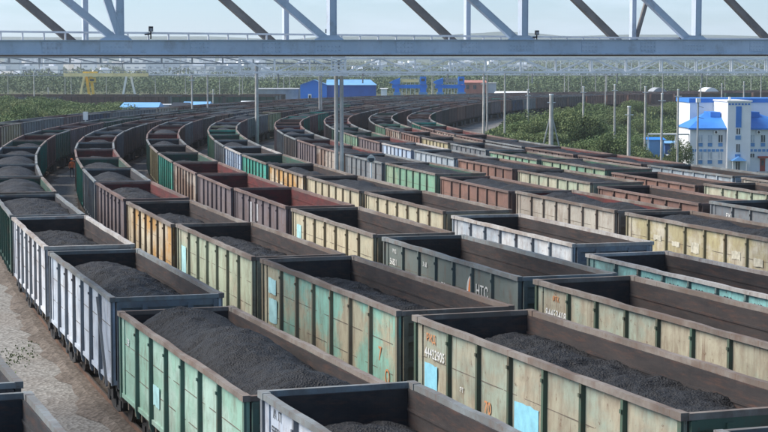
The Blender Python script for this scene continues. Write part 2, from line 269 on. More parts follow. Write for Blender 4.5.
ROWS={0: [(-7.68, 30.7), (-11.38, 40.92), (-14.89, 51.22), (-18.22, 61.57), (-21.36, 71.99), (-24.31, 82.46), (-27.05, 92.81), (-29.62, 103.21), (-32.05, 113.64), (-34.32, 124.11), (-36.45, 134.8), (-38.39, 145.54), (-40.13, 156.3), (-41.67, 167.1), (-42.8, 178.17), (-43.68, 189.25), (-44.31, 200.35), (-44.69, 211.47), (-44.81, 222.69), (-44.64, 233.92), (-44.2, 245.13), (-43.36, 256.32), (-42.33, 267.1), (-41.12, 277.85), (-39.72, 288.58), (-38.14, 299.28), (-36.51, 309.5), (-34.8, 319.71), (-33.02, 329.9), (-31.38, 340.12), (-29.67, 350.32), (-27.75, 360.92), (-25.67, 371.48), (-23.41, 382.01), (-20.98, 392.5), (-18.38, 402.94), (-15.62, 413.35), (-12.3, 424.58), (-8.57, 435.68), (-4.44, 446.64), (0.08, 457.44), (4.98, 468.07), (10.27, 478.52), (15.93, 488.77), (21.96, 498.81), (28.35, 508.62), (35.13, 518.24), (42.25, 527.59), (49.72, 536.67), (57.52, 545.47), (65.65, 553.97), (74.08, 562.16), (82.81, 570.04), (91.83, 577.58), (101.13, 584.78), (110.68, 591.63), (120.49, 598.13), (130.53, 604.25), (140.78, 609.99), (151.25, 615.35), (161.91, 620.32), (172.74, 624.89), (183.74, 629.05), (194.88, 632.8), (206.16, 636.13), (217.55, 639.04), (229.05, 641.53), (240.62, 643.58), (252.27, 645.2), (263.97, 646.39), (275.7, 647.15), (285.69, 647.63), (295.68, 648.12), (305.67, 648.61), (315.65, 649.09), (325.64, 649.58)], 1: [(-1.0, 33.11), (-4.6, 43.23), (-8.03, 53.41), (-11.27, 63.66), (-14.32, 73.96), (-17.19, 84.32), (-19.86, 94.58), (-22.23, 104.91), (-24.45, 115.28), (-26.53, 125.67), (-28.45, 136.26), (-30.19, 146.87), (-31.73, 157.51), (-33.07, 168.18), (-33.94, 179.08), (-34.56, 189.98), (-34.93, 200.89), (-35.06, 211.8), (-34.93, 222.79), (-34.52, 233.76), (-33.84, 244.71), (-33.26, 255.66), (-32.48, 266.29), (-31.52, 276.9), (-30.39, 287.49), (-29.07, 298.07), (-27.69, 308.26), (-26.23, 318.44), (-24.69, 328.61), (-23.07, 338.76), (-21.37, 348.9), (-19.47, 359.36), (-17.41, 369.79), (-15.19, 380.19), (-12.79, 390.54), (-10.23, 400.86), (-7.49, 411.13), (-4.26, 422.07), (-0.63, 432.88), (3.39, 443.56), (7.79, 454.08), (12.57, 464.43), (17.72, 474.61), (23.24, 484.59), (29.11, 494.37), (35.34, 503.93), (41.93, 513.28), (48.87, 522.39), (56.14, 531.23), (63.73, 539.79), (71.64, 548.06), (79.85, 556.04), (88.35, 563.7), (97.13, 571.04), (106.18, 578.05), (115.48, 584.72), (125.02, 591.04), (134.8, 597.0), (144.78, 602.59), (154.97, 607.81), (165.34, 612.64), (175.89, 617.09), (186.6, 621.13), (197.44, 624.78), (208.42, 628.03), (219.51, 630.86), (230.7, 633.28), (241.97, 635.27), (253.3, 636.85), (264.69, 638.01), (276.11, 638.74), (286.1, 639.23), (296.09, 639.72), (306.07, 640.2), (316.06, 640.69), (326.05, 641.18)], 2: [(4.53, 35.1), (0.93, 45.11), (-2.49, 55.18), (-5.74, 65.32), (-8.79, 75.51), (-11.67, 85.76), (-14.35, 95.94), (-16.66, 106.2), (-18.83, 116.49), (-20.85, 126.81), (-22.72, 137.3), (-24.4, 147.81), (-25.88, 158.35), (-27.17, 168.92), (-28.09, 179.68), (-28.76, 190.44), (-29.18, 201.22), (-29.37, 211.99), (-29.29, 222.84), (-28.95, 233.68), (-28.33, 244.49), (-27.72, 255.3), (-26.91, 265.83), (-25.92, 276.34), (-24.75, 286.84), (-23.41, 297.31), (-21.99, 307.46), (-20.5, 317.59), (-18.93, 327.71), (-17.31, 337.82), (-15.61, 347.92), (-13.74, 358.29), (-11.7, 368.62), (-9.49, 378.93), (-7.11, 389.19), (-4.57, 399.41), (-1.87, 409.59), (1.31, 420.33), (4.87, 430.94), (8.82, 441.42), (13.14, 451.75), (17.83, 461.91), (22.89, 471.9), (28.3, 481.69), (34.07, 491.29), (40.18, 500.67), (46.65, 509.85), (53.45, 518.78), (60.59, 527.45), (68.04, 535.85), (75.8, 543.97), (83.85, 551.79), (92.19, 559.31), (100.81, 566.51), (109.68, 573.39), (118.81, 579.93), (128.17, 586.13), (137.76, 591.97), (147.55, 597.46), (157.55, 602.57), (167.73, 607.32), (178.07, 611.68), (188.58, 615.65), (199.22, 619.23), (209.99, 622.41), (220.87, 625.18), (231.84, 627.55), (242.9, 629.52), (254.02, 631.06), (265.19, 632.2), (276.39, 632.92), (286.38, 633.4), (296.37, 633.89), (306.36, 634.38), (316.35, 634.86), (326.34, 635.35)], 3: [(9.77, 36.99), (6.32, 46.94), (3.05, 56.96), (-0.04, 67.03), (-2.94, 77.16), (-5.67, 87.33), (-8.2, 97.45), (-10.57, 107.6), (-12.8, 117.79), (-14.88, 128.01), (-16.8, 138.37), (-18.54, 148.76), (-20.09, 159.19), (-21.45, 169.64), (-22.63, 180.24), (-23.57, 190.86), (-24.28, 201.5), (-24.74, 212.15), (-24.95, 222.88), (-24.89, 233.62), (-24.57, 244.34), (-24.02, 255.06), (-23.27, 265.53), (-22.35, 275.99), (-21.25, 286.43), (-19.98, 296.85), (-18.63, 306.98), (-17.2, 317.1), (-15.7, 327.21), (-14.08, 337.29), (-12.39, 347.37), (-10.52, 357.69), (-8.49, 367.97), (-6.29, 378.22), (-3.93, 388.43), (-1.4, 398.6), (1.29, 408.73), (4.44, 419.35), (7.96, 429.85), (11.87, 440.22), (16.15, 450.44), (20.79, 460.49), (25.79, 470.37), (31.15, 480.07), (36.86, 489.56), (42.9, 498.84), (49.3, 507.92), (56.03, 516.75), (63.09, 525.33), (70.46, 533.63), (78.13, 541.66), (86.1, 549.4), (94.35, 556.84), (102.87, 563.96), (111.65, 570.76), (120.68, 577.23), (129.94, 583.36), (139.42, 589.14), (149.11, 594.57), (159.0, 599.63), (169.07, 604.32), (179.3, 608.63), (189.69, 612.56), (200.22, 616.1), (210.87, 619.24), (221.63, 621.99), (232.49, 624.34), (243.42, 626.27), (254.42, 627.81), (265.47, 628.93), (276.55, 629.64), (286.54, 630.12), (296.53, 630.61), (306.52, 631.1), (316.51, 631.58), (326.49, 632.07)], 4: [(15.52, 39.06), (12.05, 48.89), (8.76, 58.78), (5.65, 68.74), (2.72, 78.74), (-0.03, 88.8), (-2.6, 98.82), (-4.93, 108.9), (-7.11, 119.02), (-9.15, 129.16), (-11.03, 139.42), (-12.72, 149.71), (-14.23, 160.03), (-15.54, 170.38), (-16.72, 180.84), (-17.65, 191.33), (-18.35, 201.84), (-18.81, 212.36), (-19.02, 222.94), (-18.97, 233.52), (-18.66, 244.1), (-18.03, 254.67), (-17.2, 265.03), (-16.2, 275.38), (-15.02, 285.71), (-13.67, 296.01), (-12.24, 306.08), (-10.73, 316.14), (-9.15, 326.18), (-7.54, 336.23), (-5.85, 346.25), (-4.01, 356.46), (-2.0, 366.64), (0.18, 376.79), (2.52, 386.89), (5.02, 396.96), (7.69, 406.99), (10.76, 417.38), (14.22, 427.65), (18.04, 437.79), (22.22, 447.79), (26.76, 457.62), (31.66, 467.29), (36.9, 476.78), (42.48, 486.06), (48.4, 495.14), (54.66, 504.02), (61.24, 512.65), (68.14, 521.04), (75.35, 529.16), (82.85, 537.01), (90.64, 544.58), (98.71, 551.85), (107.04, 558.81), (115.63, 565.46), (124.46, 571.79), (133.51, 577.78), (142.78, 583.44), (152.26, 588.74), (161.93, 593.69), (171.77, 598.27), (181.78, 602.49), (191.94, 606.33), (202.23, 609.79), (212.65, 612.86), (223.17, 615.55), (233.79, 617.84), (244.48, 619.74), (255.23, 621.23), (266.04, 622.33), (276.88, 623.02), (286.86, 623.51), (296.85, 623.99), (306.84, 624.48), (316.83, 624.97), (326.82, 625.45)], 5: [(22.0, 41.39), (18.7, 51.15), (15.58, 60.97), (12.64, 70.83), (9.87, 80.75), (7.28, 90.72), (4.87, 100.66), (2.5, 110.62), (0.28, 120.61), (-1.8, 130.63), (-3.73, 140.74), (-5.47, 150.89), (-7.02, 161.07), (-8.39, 171.28), (-9.55, 181.58), (-10.48, 191.9), (-11.18, 202.25), (-11.65, 212.61), (-11.87, 223.01), (-11.82, 233.42), (-11.52, 243.82), (-10.92, 254.21), (-10.12, 264.45), (-9.14, 274.68), (-7.99, 284.89), (-6.67, 295.08), (-5.25, 305.1), (-3.77, 315.11), (-2.2, 325.1), (-0.6, 335.09), (1.07, 345.07), (2.9, 355.17), (4.89, 365.23), (7.04, 375.27), (9.35, 385.26), (11.83, 395.22), (14.46, 405.14), (17.47, 415.28), (20.84, 425.32), (24.57, 435.22), (28.66, 444.98), (33.09, 454.59), (37.88, 464.03), (43.0, 473.29), (48.45, 482.36), (54.22, 491.22), (60.33, 499.89), (66.76, 508.31), (73.49, 516.5), (80.53, 524.42), (87.85, 532.08), (95.46, 539.47), (103.33, 546.56), (111.46, 553.36), (119.84, 559.85), (128.46, 566.02), (137.3, 571.87), (146.35, 577.39), (155.6, 582.56), (165.03, 587.39), (174.64, 591.86), (184.41, 595.98), (194.32, 599.72), (204.37, 603.1), (214.53, 606.1), (224.8, 608.72), (235.16, 610.96), (245.6, 612.8), (256.1, 614.26), (266.64, 615.33), (277.22, 616.01), (287.21, 616.49), (297.19, 616.98), (307.18, 617.47), (317.17, 617.95), (327.16, 618.44)], 6: [(27.81, 43.48), (24.57, 53.14), (21.5, 62.86), (18.6, 72.63), (15.89, 82.44), (13.35, 92.3), (10.98, 102.16), (8.63, 112.03), (6.42, 121.93), (4.35, 131.86), (2.45, 141.86), (0.73, 151.9), (-0.81, 161.96), (-2.17, 172.06), (-3.42, 182.21), (-4.44, 192.39), (-5.23, 202.59), (-5.8, 212.81), (-6.12, 223.06), (-6.18, 233.33), (-5.99, 243.6), (-5.44, 253.85), (-4.7, 264.01), (-3.79, 274.15), (-2.7, 284.28), (-1.45, 294.38), (-0.1, 304.37), (1.33, 314.35), (2.83, 324.32), (4.43, 334.27), (6.1, 344.21), (7.91, 354.23), (9.88, 364.21), (12.02, 374.17), (14.31, 384.08), (16.77, 393.96), (19.38, 403.8), (22.34, 413.76), (25.65, 423.62), (29.32, 433.35), (33.33, 442.94), (37.69, 452.38), (42.39, 461.66), (47.42, 470.75), (52.78, 479.67), (58.46, 488.38), (64.46, 496.88), (70.77, 505.16), (77.38, 513.2), (84.29, 520.98), (91.49, 528.5), (98.96, 535.75), (106.69, 542.72), (114.68, 549.4), (122.91, 555.77), (131.37, 561.83), (140.05, 567.57), (148.94, 572.99), (158.02, 578.07), (167.29, 582.81), (176.72, 587.21), (186.32, 591.25), (196.05, 594.93), (205.92, 598.24), (215.9, 601.19), (225.99, 603.76), (236.16, 605.95), (246.41, 607.77), (256.72, 609.2), (267.08, 610.25), (277.47, 610.91), (287.45, 611.4), (297.44, 611.89), (307.43, 612.37), (317.42, 612.86), (327.41, 613.34)], 7: [(32.39, 45.13), (29.26, 54.74), (26.3, 64.39), (23.51, 74.1), (20.91, 83.85), (18.47, 93.64), (16.2, 103.45), (13.93, 113.25), (11.79, 123.09), (9.8, 132.95), (7.96, 142.87), (6.31, 152.81), (4.84, 162.78), (3.56, 172.77), (2.3, 182.79), (1.27, 192.84), (0.47, 202.91), (-0.1, 213.0), (-0.44, 223.12), (-0.52, 233.24), (-0.35, 243.37), (0.14, 253.49), (0.82, 263.55), (1.68, 273.61), (2.7, 283.65), (3.9, 293.67), (5.2, 303.63), (6.57, 313.57), (8.02, 323.51), (9.61, 333.42), (11.27, 343.33), (13.07, 353.26), (15.02, 363.16), (17.14, 373.03), (19.42, 382.86), (21.85, 392.66), (24.45, 402.41), (27.35, 412.2), (30.6, 421.88), (34.2, 431.43), (38.14, 440.84), (42.43, 450.11), (47.04, 459.21), (51.98, 468.15), (57.24, 476.89), (62.81, 485.45), (68.7, 493.79), (74.89, 501.91), (81.39, 509.8), (88.17, 517.44), (95.23, 524.82), (102.56, 531.93), (110.14, 538.77), (117.98, 545.32), (126.06, 551.57), (134.36, 557.52), (142.88, 563.15), (151.6, 568.47), (160.51, 573.45), (169.61, 578.1), (178.87, 582.41), (188.28, 586.38), (197.83, 589.99), (207.52, 593.24), (217.31, 596.13), (227.21, 598.65), (237.19, 600.8), (247.25, 602.58), (257.37, 603.99), (267.53, 605.02), (277.72, 605.67), (287.71, 606.15), (297.7, 606.64), (307.69, 607.13), (317.67, 607.61), (327.66, 608.1)], 8: [(37.76, 47.07), (34.47, 56.51), (31.36, 66.01), (28.41, 75.57), (25.64, 85.18), (23.04, 94.83), (20.6, 104.53), (18.29, 114.26), (16.13, 124.02), (14.11, 133.82), (12.25, 143.64), (10.57, 153.5), (9.07, 163.39), (7.76, 173.3), (6.65, 183.24), (5.76, 193.2), (5.1, 203.18), (4.67, 213.17), (4.47, 223.17), (4.52, 233.17), (4.83, 243.16), (5.38, 253.15), (6.13, 263.12), (7.05, 273.07), (8.14, 283.02), (9.39, 292.94), (10.76, 302.84), (12.2, 312.74), (13.71, 322.62), (15.29, 332.5), (16.94, 342.36), (18.72, 352.2), (20.66, 362.01), (22.76, 371.79), (25.02, 381.53), (27.43, 391.23), (30.0, 400.9), (32.84, 410.48), (36.03, 419.96), (39.56, 429.32), (43.42, 438.54), (47.61, 447.62), (52.14, 456.54), (56.98, 465.29), (62.13, 473.86), (67.59, 482.23), (73.35, 490.41), (79.42, 498.36), (85.77, 506.08), (92.41, 513.55), (99.32, 520.78), (106.5, 527.74), (113.93, 534.43), (121.61, 540.85), (129.51, 546.97), (137.64, 552.79), (145.98, 558.31), (154.52, 563.51), (163.25, 568.39), (172.15, 572.94), (181.22, 577.16), (190.43, 581.04), (199.79, 584.57), (209.27, 587.76), (218.86, 590.58), (228.55, 593.05), (238.32, 595.16), (248.17, 596.9), (258.07, 598.28), (268.02, 599.29), (278.0, 599.92), (287.99, 600.41), (297.98, 600.89), (307.97, 601.38), (317.95, 601.87), (327.94, 602.35)]}

# ------------------------------------------------------------------ ground, yard and tracks
def rowline(k):
    P = [Vector(p) for p in ROWS[k]]
    d = (P[0]-P[1]).normalized()
    return [P[0]+d*30, P[0]+d*15] + P
L8 = rowline(8)
L8 = [L8[0]+(L8[0]-L8[1])*6] + L8
def side8(x, y):
    """signed distance to the inner row (positive = inside the bend, to its right)"""
    q = Vector((x, y)); best = 1e9; sg = 1
    for a, b in zip(L8, L8[1:]):
        ab = b-a; t = max(0, min(1, (q-a).dot(ab)/ab.length_squared)); c = a+ab*t
        d = (q-c).length
        if d < best: best = d; sg = 1 if (ab.y*(q.x-a.x) - ab.x*(q.y-a.y)) > 0 else -1
    return best*sg
def sm(a, b, x):
    t = max(0, min(1, (x-a)/(b-a))); return t*t*(3-2*t)
def gz(x, y):
    z = -.30
    if -100 < x < 700 and 0 < y < 720:
        d = side8(x, y); z -= 7.7*sm(16, 44, d)*sm(20, 70, y)
    if y > 900:
        r = 26*sm(1300, 3200, y)*(.55+.45*mnoise.noise(Vector((x/900, y/1500, 1)))) 
        r *= 1.25 if x > -200 else 1.0
        z += r
    return z
def grid(name, xs, ys, zf, mat):
    vs = [(x, y, zf(x, y)) for y in ys for x in xs]; nx = len(xs)
    fs = [(j*nx+i, j*nx+i+1, (j+1)*nx+i+1, (j+1)*nx+i) for j in range(len(ys)-1) for i in range(nx-1)]
    me = bpy.data.meshes.new(name); me.from_pydata(vs, [], fs); me.polygons.foreach_set('use_smooth', [True]*len(fs)); me.materials.append(mat)
    return put(name, me)
def seq(*segs):
    out = []
    for a, b, st in segs:
        n = max(1, round((b-a)/st)); out += [a+(b-a)*i/n for i in range(n)]
    return out + [segs[-1][1]]
M_EARTH = gravel('earth_and_grass', (.10,.105,.055), (.07,.10,.04), (.14,.12,.08), 1.2, .05)
M_GRAVEL = gravel('yard_gravel', (.27,.265,.25), (.15,.145,.135), (.18,.155,.135), 9, .16)
M_BALLAST = gravel('dark_ballast', (.165,.14,.12), (.09,.076,.065), (.065,.052,.043), 8, .35)
tag(grid('ground', seq((-9000,-1500,1500), (-1500,-200,130), (-200,320,7), (320,1500,110), (1500,9000,1500)),
         seq((-200,0,50), (0,600,7), (600,1300,70), (1300,4000,200), (4000,12000,1600)), gz, M_EARTH), kind='structure')
def resample(P, st):
    out = [P[0]]; acc = 0
    for a, b in zip(P, P[1:]):
        L = (b-a).length; 
        t = st-acc
        while t <= L: out.append(a.lerp(b, t/L)); t += st
        acc = L-(t-st)
    return out
def strip(name, A, B, za, zb, mat):
    n = min(len(A), len(B)); vs = []
    for a, b in zip(A[:n], B[:n]): vs += [(a.x, a.y, za), (b.x, b.y, zb)]
    me = bpy.data.meshes.new(name); me.from_pydata(vs, [], [(2*i, 2*i+1, 2*i+3, 2*i+2) for i in range(n-1)]); me.materials.append(mat)
    return put(name, me)
def offs(P, d, jit=0):
    out = []; d0 = d
    for i, p in enumerate(P):
        d = d0 + jit*mnoise.noise(Vector((i*.45, d0*3, 1.7))) + jit*.6*mnoise.noise(Vector((i*1.3, d0*3, 5.7)))
        t = (P[min(i+1, len(P)-1)]-P[max(i-1, 0)]).normalized(); out.append(Vector((p.x+t.y*d, p.y-t.x*d)))
    return out
tag(strip('yard_gravel', offs(rowline(0), -11), offs(rowline(8), 7), -.285, -.285, M_GRAVEL), kind='structure')
for k in range(9):
    P = resample(rowline(k), 2.0)[:210]; PB = resample(rowline(k), .8)[:525]
    b = MB(); A = offs(PB, -1.45, .45); B = offs(PB, -1.1, .1); C = offs(PB, 1.25, .1); D = offs(PB, 1.75, .55)
    for i in range(len(PB)-1):
        for (U, uz), (V, vz) in (((A, -.27), (B, -.155)), ((B, -.155), (C, -.155)), ((C, -.155), (D, -.27))):
            b.quad((U[i].x, U[i].y, uz), (V[i].x, V[i].y, vz), (V[i+1].x, V[i+1].y, vz), (U[i+1].x, U[i+1].y, uz), 0)
    tag(b.build('track_ballast', M_GRAVEL if k == 0 else M_BALLAST), kind='structure')
    b = MB()
    for r in (-.76, .76):
        Q = offs(P, r)
        for p, q in zip(Q, Q[1:]):
            b.bar((p.x, p.y, -.075), (q.x, q.y, -.075), .075, .145, 0); b.bar((p.x, p.y, .003), (q.x, q.y, .003), .055, .008, 1)
    tag(b.build('rails', [M_RAIL, M_RAILTOP]), kind='structure')
    if k < 2: continue
    b = MB(); Q = resample(rowline(k), .56)[: 420 if k in (0, 1, 2, 3, 4) else 250]
    for p, q in zip(Q, Q[1:]):
        t = (q-p).normalized(); M = Matrix.Translation((p.x, p.y, 0)) @ Matrix.Rotation(math.atan2(-t.x, t.y), 4, 'Z')
        b.box(-1.35, 1.35, -.12, .12, -.17, -.150, 0, M)
    tag(b.build('sleepers', M_SLEEPER), kind='structure')

# ------------------------------------------------------------------ wagon paints
RIM_DUST = paint('rim_dusty', (.25,.225,.20), (.15,.12,.10), .5, .5, .35)
RIM_WHITE = paint('rim_white', (.48,.47,.45), (.34,.30,.27), .55, .5, .25)
RIM_GREY = paint('rim_grey', (.22,.25,.26), (.15,.16,.16), .5, .4, .3)
RIM_BROWN = paint('rim_brown', (.22,.15,.13), (.14,.10,.09), .5, .5, .35)
IN_BROWN = lining('lining_brown_grey', (.044,.037,.036), (.024,.022,.023))
IN_GREY = lining('lining_grey', (.042,.043,.048), (.026,.028,.031))
IN_RED = lining('lining_red', (.12,.026,.026), (.055,.024,.024))
IN_GREEN = lining('lining_green', (.025,.085,.06), (.035,.045,.042))
def sch(word, c1, c2=None, patch=.5, rust=.3, dust=.25, rib=None, rim=RIM_DUST, inn=IN_BROWN, rustc=(.13,.065,.04)):
    p = paint('paint_'+word.replace(' ', '_'), c1, c2, patch, rust, dust, rustc)
    r = paint('ribs_'+word.replace(' ', '_'), rib, None, .5, .3, dust) if rib else p
    return dict(word=word, paint=p, rib=r, rim=rim, inn=inn)
S = {
 'mint':   sch('mint green', (.27,.46,.37), (.37,.53,.46), .52, .28, .15, rib=(.11,.20,.165)),
 'white':  sch('dirty white', (.55,.60,.66), (.42,.48,.56), .5, .25, .18, rib=(.20,.23,.26), rim=RIM_GREY),
 'white2': sch('greyish white', (.58,.60,.63), (.44,.47,.52), .5, .3, .15, rib=(.22,.24,.26), rim=RIM_WHITE),
 'bw':     sch('patchy white', (.55,.58,.60), (.36,.42,.48), .5, .5, .15, rim=RIM_WHITE, rib=(.22,.26,.30)),
 'beige':  sch('greenish beige', (.38,.35,.26), (.31,.36,.29), .50, .65, .2, rib=(.07,.12,.085)),
 'mintb':  sch('mint and beige', (.42,.37,.26), (.24,.46,.37), .50, .55, .12, rib=(.23,.21,.15)),
 'pale':   sch('pale mint', (.36,.43,.32), (.43,.42,.32), .52, .45, .15, rib=(.26,.28,.21)),
 'yellow': sch('cream yellow', (.50,.45,.32), (.44,.42,.31), .52, .35, .12, rib=(.28,.24,.16)),
 'orange': sch('cream and orange', (.55,.50,.38), (.50,.29,.10), .52, .5, .10, rib=(.15,.12,.08)),
 'htc':    sch('dark grey green', (.115,.145,.135), (.135,.16,.15), .5, .10, .15, rim=RIM_GREY, inn=IN_BROWN),
 'grey':   sch('slate grey', (.14,.16,.18), (.19,.21,.22), .5, .25, .25, rim=RIM_GREY, inn=IN_GREY),
 'ltgrey': sch('light blue grey', (.36,.42,.47), (.28,.34,.38), .5, .25, .2, rim=RIM_GREY),
 'purple': sch('purplish grey', (.17,.145,.155), (.13,.11,.12), .5, .3, .25, rim=RIM_BROWN, inn=IN_RED),
 'brown':  sch('brown', (.24,.135,.105), (.17,.10,.085), .5, .4, .25, rim=RIM_BROWN, rib=(.15,.10,.085)),
 'dbrown': sch('dark brown', (.13,.085,.08), (.09,.065,.062), .5, .3, .3, rim=RIM_BROWN, inn=IN_RED),
 'streak': sch('rusty white streaked', (.42,.38,.33), (.20,.14,.11), .5, .6, .15, rim=RIM_BROWN, inn=IN_RED),
 'teal':   sch('teal green', (.04,.25,.19), (.06,.32,.26), .5, .2, .15, inn=IN_GREEN, rib=(.03,.16,.13)),
 'turq':   sch('peeling turquoise', (.26,.55,.53), (.16,.30,.30), .54, .55, .12, rim=RIM_WHITE, rib=(.14,.20,.19), rustc=(.09,.075,.065)),
 'green':  sch('weathered green', (.17,.34,.24), (.28,.38,.26), .5, .3, .15, inn=IN_GREEN, rib=(.10,.17,.13)),
 'dgreen': sch('dark green', (.03,.085,.065), (.045,.10,.085), .5, .2, .25, inn=IN_GREY, rim=RIM_GREY),
 'navy':   sch('navy blue', (.03,.06,.12), (.04,.05,.07), .5, .2, .3, inn=IN_GREY, rim=RIM_GREY),
 'blue':   sch('dull blue', (.10,.16,.36), (.12,.14,.24), .5, .2, .2, inn=IN_GREY, rim=RIM_GREY),
 'skyb':   sch('pale blue', (.34,.46,.62), (.45,.52,.60), .5, .25, .15, rim=RIM_WHITE, rib=(.18,.23,.32)),
 'olive':  sch('olive beige', (.37,.33,.19), (.46,.43,.34), .52, .4, .15, rib=(.24,.22,.14), inn=IN_BROWN),
 'rustb':  sch('grey beige', (.40,.38,.33), (.30,.27,.23), .52, .45, .15, rib=(.22,.19,.16), inn=IN_RED),
 'charc':  sch('charcoal', (.06,.058,.06), (.085,.078,.076), .5, .2, .2, rim=RIM_GREY, inn=IN_GREY),
}

# ------------------------------------------------------------------ wagon meshes (local: +Y runs away from the camera, z = 0 rail head)
HL, RIMZ, PITCH = 6.375, 3.70, 13.92
RIBY = [-5.92 + i*(11.84/7) for i in range(8)]
def m_side(sg, near, seed=0):
    b = MB()
    if near:                                     # outer sheet with dents and bulges between the ribs
        NY, NZ = 84, 10; vs = []
        for j in range(NY+1):
            y = -HL+2*HL*j/NY; e = abs(math.sin(math.pi*max(0, min(7, (y+5.92)/(11.84/7)))))
            for i in range(NZ+1):
                z = 1.38+2.205*i/NZ; ez = math.sin(math.pi*i/NZ)
                d = .030*e*ez*(mnoise.noise(Vector((y*.9, z*1.1, seed*7.3+sg)))*1.5+.25) + .012*e*mnoise.noise(Vector((y*3, z*3, seed+3)))
                vs.append((sg*(1.449-abs(d) if d < 0 else 1.449+min(d, .02)), y, z))
        fs = [(j*(NZ+1)+i, j*(NZ+1)+i+1, (j+1)*(NZ+1)+i+1, (j+1)*(NZ+1)+i) for j in range(NY) for i in range(NZ)]
        b.add(vs, fs if sg < 0 else [f[::-1] for f in fs], 0)
        for e in (-1, 1):
            y0, y1 = sorted((e*HL, e*(HL-.02))); b.box(min(sg*1.415, sg*1.447), max(sg*1.415, sg*1.447), y0, y1, 1.38, 3.585, 0)
    else:
        b.box(min(sg*1.415, sg*1.45), max(sg*1.415, sg*1.45), -HL, HL, 1.38, 3.585, 0)
    b.box(min(sg*1.375, sg*1.412), max(sg*1.375, sg*1.412), -HL+.03, HL-.03, 1.40, 3.58, 1)
    for z in (2.08, 2.82):                       # pressed creases
        b.box(min(sg*1.45, sg*1.460), max(sg*1.45, sg*1.460), -HL+.02, HL-.02, z, z+.016, 3)
        b.box(min(sg*1.350, sg*1.375), max(sg*1.350, sg*1.375), -HL+.04, HL-.04, z+.35, z+.40, 1)
    b.box(min(sg*1.38, sg*1.50), max(sg*1.38, sg*1.50), -HL+.01, HL-.01, 1.26, 1.378, 0)
    for e in (-1, 1):                            # wide corner plates and posts
        y0, y1 = sorted((e*(HL-.002), e*5.95))
        b.box(min(sg*1.45, sg*1.478), max(sg*1.45, sg*1.478), y0, y1, 1.38, 3.58, 0)
        y0, y1 = sorted((e*(HL-.004), e*(HL-.13)))
        b.box(min(sg*1.478, sg*1.53), max(sg*1.478, sg*1.53), y0, y1, 1.24, 3.57, 2)
    for i in range(7):                           # hatch hinges and lugs below the sill
        ym = (RIBY[i]+RIBY[i+1])/2
        for dy in (-.45, .45):
            b.box(min(sg*1.36, sg*1.47), max(sg*1.36, sg*1.47), ym+dy-.06, ym+dy+.06, 1.02, 1.26, 3)
        b.box(min(sg*1.18, sg*1.40), max(sg*1.18, sg*1.40), ym-.55, ym+.55, 1.12, 1.24, 3)
    if not near:
        for y in RIBY[1:7]: rib_into(b, sg, y, 2)
        b.box(min(sg*1.415, sg*1.555), max(sg*1.415, sg*1.555), -HL-.04, HL+.04, 3.59, RIMZ, 4)
    return b.mesh('side_wall')
def rib_into(b, sg, y, m):
    vs = []
    for z, o in ((1.04, .05), (1.25, .10), (3.585, .085)):
        for dy, x in ((-.062, 1.451), (-.048, 1.451+o), (.048, 1.451+o), (.062, 1.451)):
            vs.append((sg*x, y+dy, z))
    fs = []
    for k in (0, 4):
        for i in range(3): fs.append((k+i, k+i+1, k+i+5, k+i+4))
        fs.append((k+3, k, k+4, k+7))
    fs += [(0,1,2,3), (11,10,9,8)]
    b.add(vs, fs, m)
def m_rib():
    b = MB(); rib_into(b, 1, 0, 0)
    b.box(1.535, 1.57, -.035, .035, 3.32, 3.39, 0)
    return b.mesh('rib')
def m_toprail(sg, seed=0):
    b = MB(); r = random.Random(seed*5+sg); n = 26; ring = []
    for i in range(n+1):                         # bent and knocked about, never quite straight
        y = -HL-.04+(2*HL+.08)*i/n; q = math.sin(math.pi*i/n)**.5 if 0 < i < n else 0
        dx = .035*q*mnoise.noise(Vector((y*.5, seed*3.1, sg)))+q*r.uniform(-.006, .006); dz = .03*q*mnoise.noise(Vector((y*.7, seed*5.1, sg+9)))+q*r.uniform(-.005, .005)
        ring += [(sg*(1.415+dx), y, 3.580), (sg*(1.555+dx), y, 3.580), (sg*(1.555+dx), y, RIMZ+dz), (sg*(1.415+dx), y, RIMZ+dz)]
    fs = []
    for i in range(n):
        for k in range(4): fs.append((4*i+k, 4*i+(k+1) % 4, 4*i+4+(k+1) % 4, 4*i+4+k))
    b.add(ring, fs+[(0,1,2,3), (4*n+3,4*n+2,4*n+1,4*n)], 0)
    for e in (-1, 1):
        y0, y1 = sorted((e*(HL+.05), e*(HL-.30)))
        b.box(min(sg*1.40, sg*1.565), max(sg*1.40, sg*1.565), y0, y1, 3.575, RIMZ+.008, 0)
    return b.mesh('top_rail')
def m_end(near):
    b = MB()       # built at y = 0, outside towards -y
    b.box(-1.37, 1.37, 0, .04, 1.38, 3.58, 0)
    b.box(-1.365, 1.365, .042, .075, 1.40, 3.578, 1)
    for z in (1.75, 2.35, 2.95): b.box(-1.36, 1.36, -.09, 0, z, z+.14, 2)
    for x in (-.62, .62): b.box(x-.07, x+.07, -.12, 0, 1.3, 3.5, 2)
    for x in (-1.38, 1.26): b.box(x, x+.12, -.10, .0, 1.2, 3.56, 2)
    b.box(-1.412, 1.412, -.08, .045, 3.585, RIMZ-.004, 3); b.box(-1.36, 1.36, -.07, 0, 3.40, 3.583, 2)
    b.box(-1.36, 1.36, -.12, .10, 1.15, 1.36, 2)
    return b.mesh('end_wall')
def m_frame(full):
    b = MB()
    b.box(-1.37, 1.37, -HL+.05, HL-.05, 1.33, 1.41, 1)
    b.box(-.22, .22, -6.2, 6.2, .92, 1.328, 0)
    for y in (-6.1, -4.33, -2.2, 0, 2.2, 4.33, 6.1): b.box(-1.36, 1.36, y-.09, y+.09, 1.05, 1.326, 0)
    if full:
        b.tube((.55, -.5, .85), (.55, .7, .85), .2, n=10); b.box(-.9, -.5, -.9, -.1, .7, 1.0)
    return b.mesh('underframe')
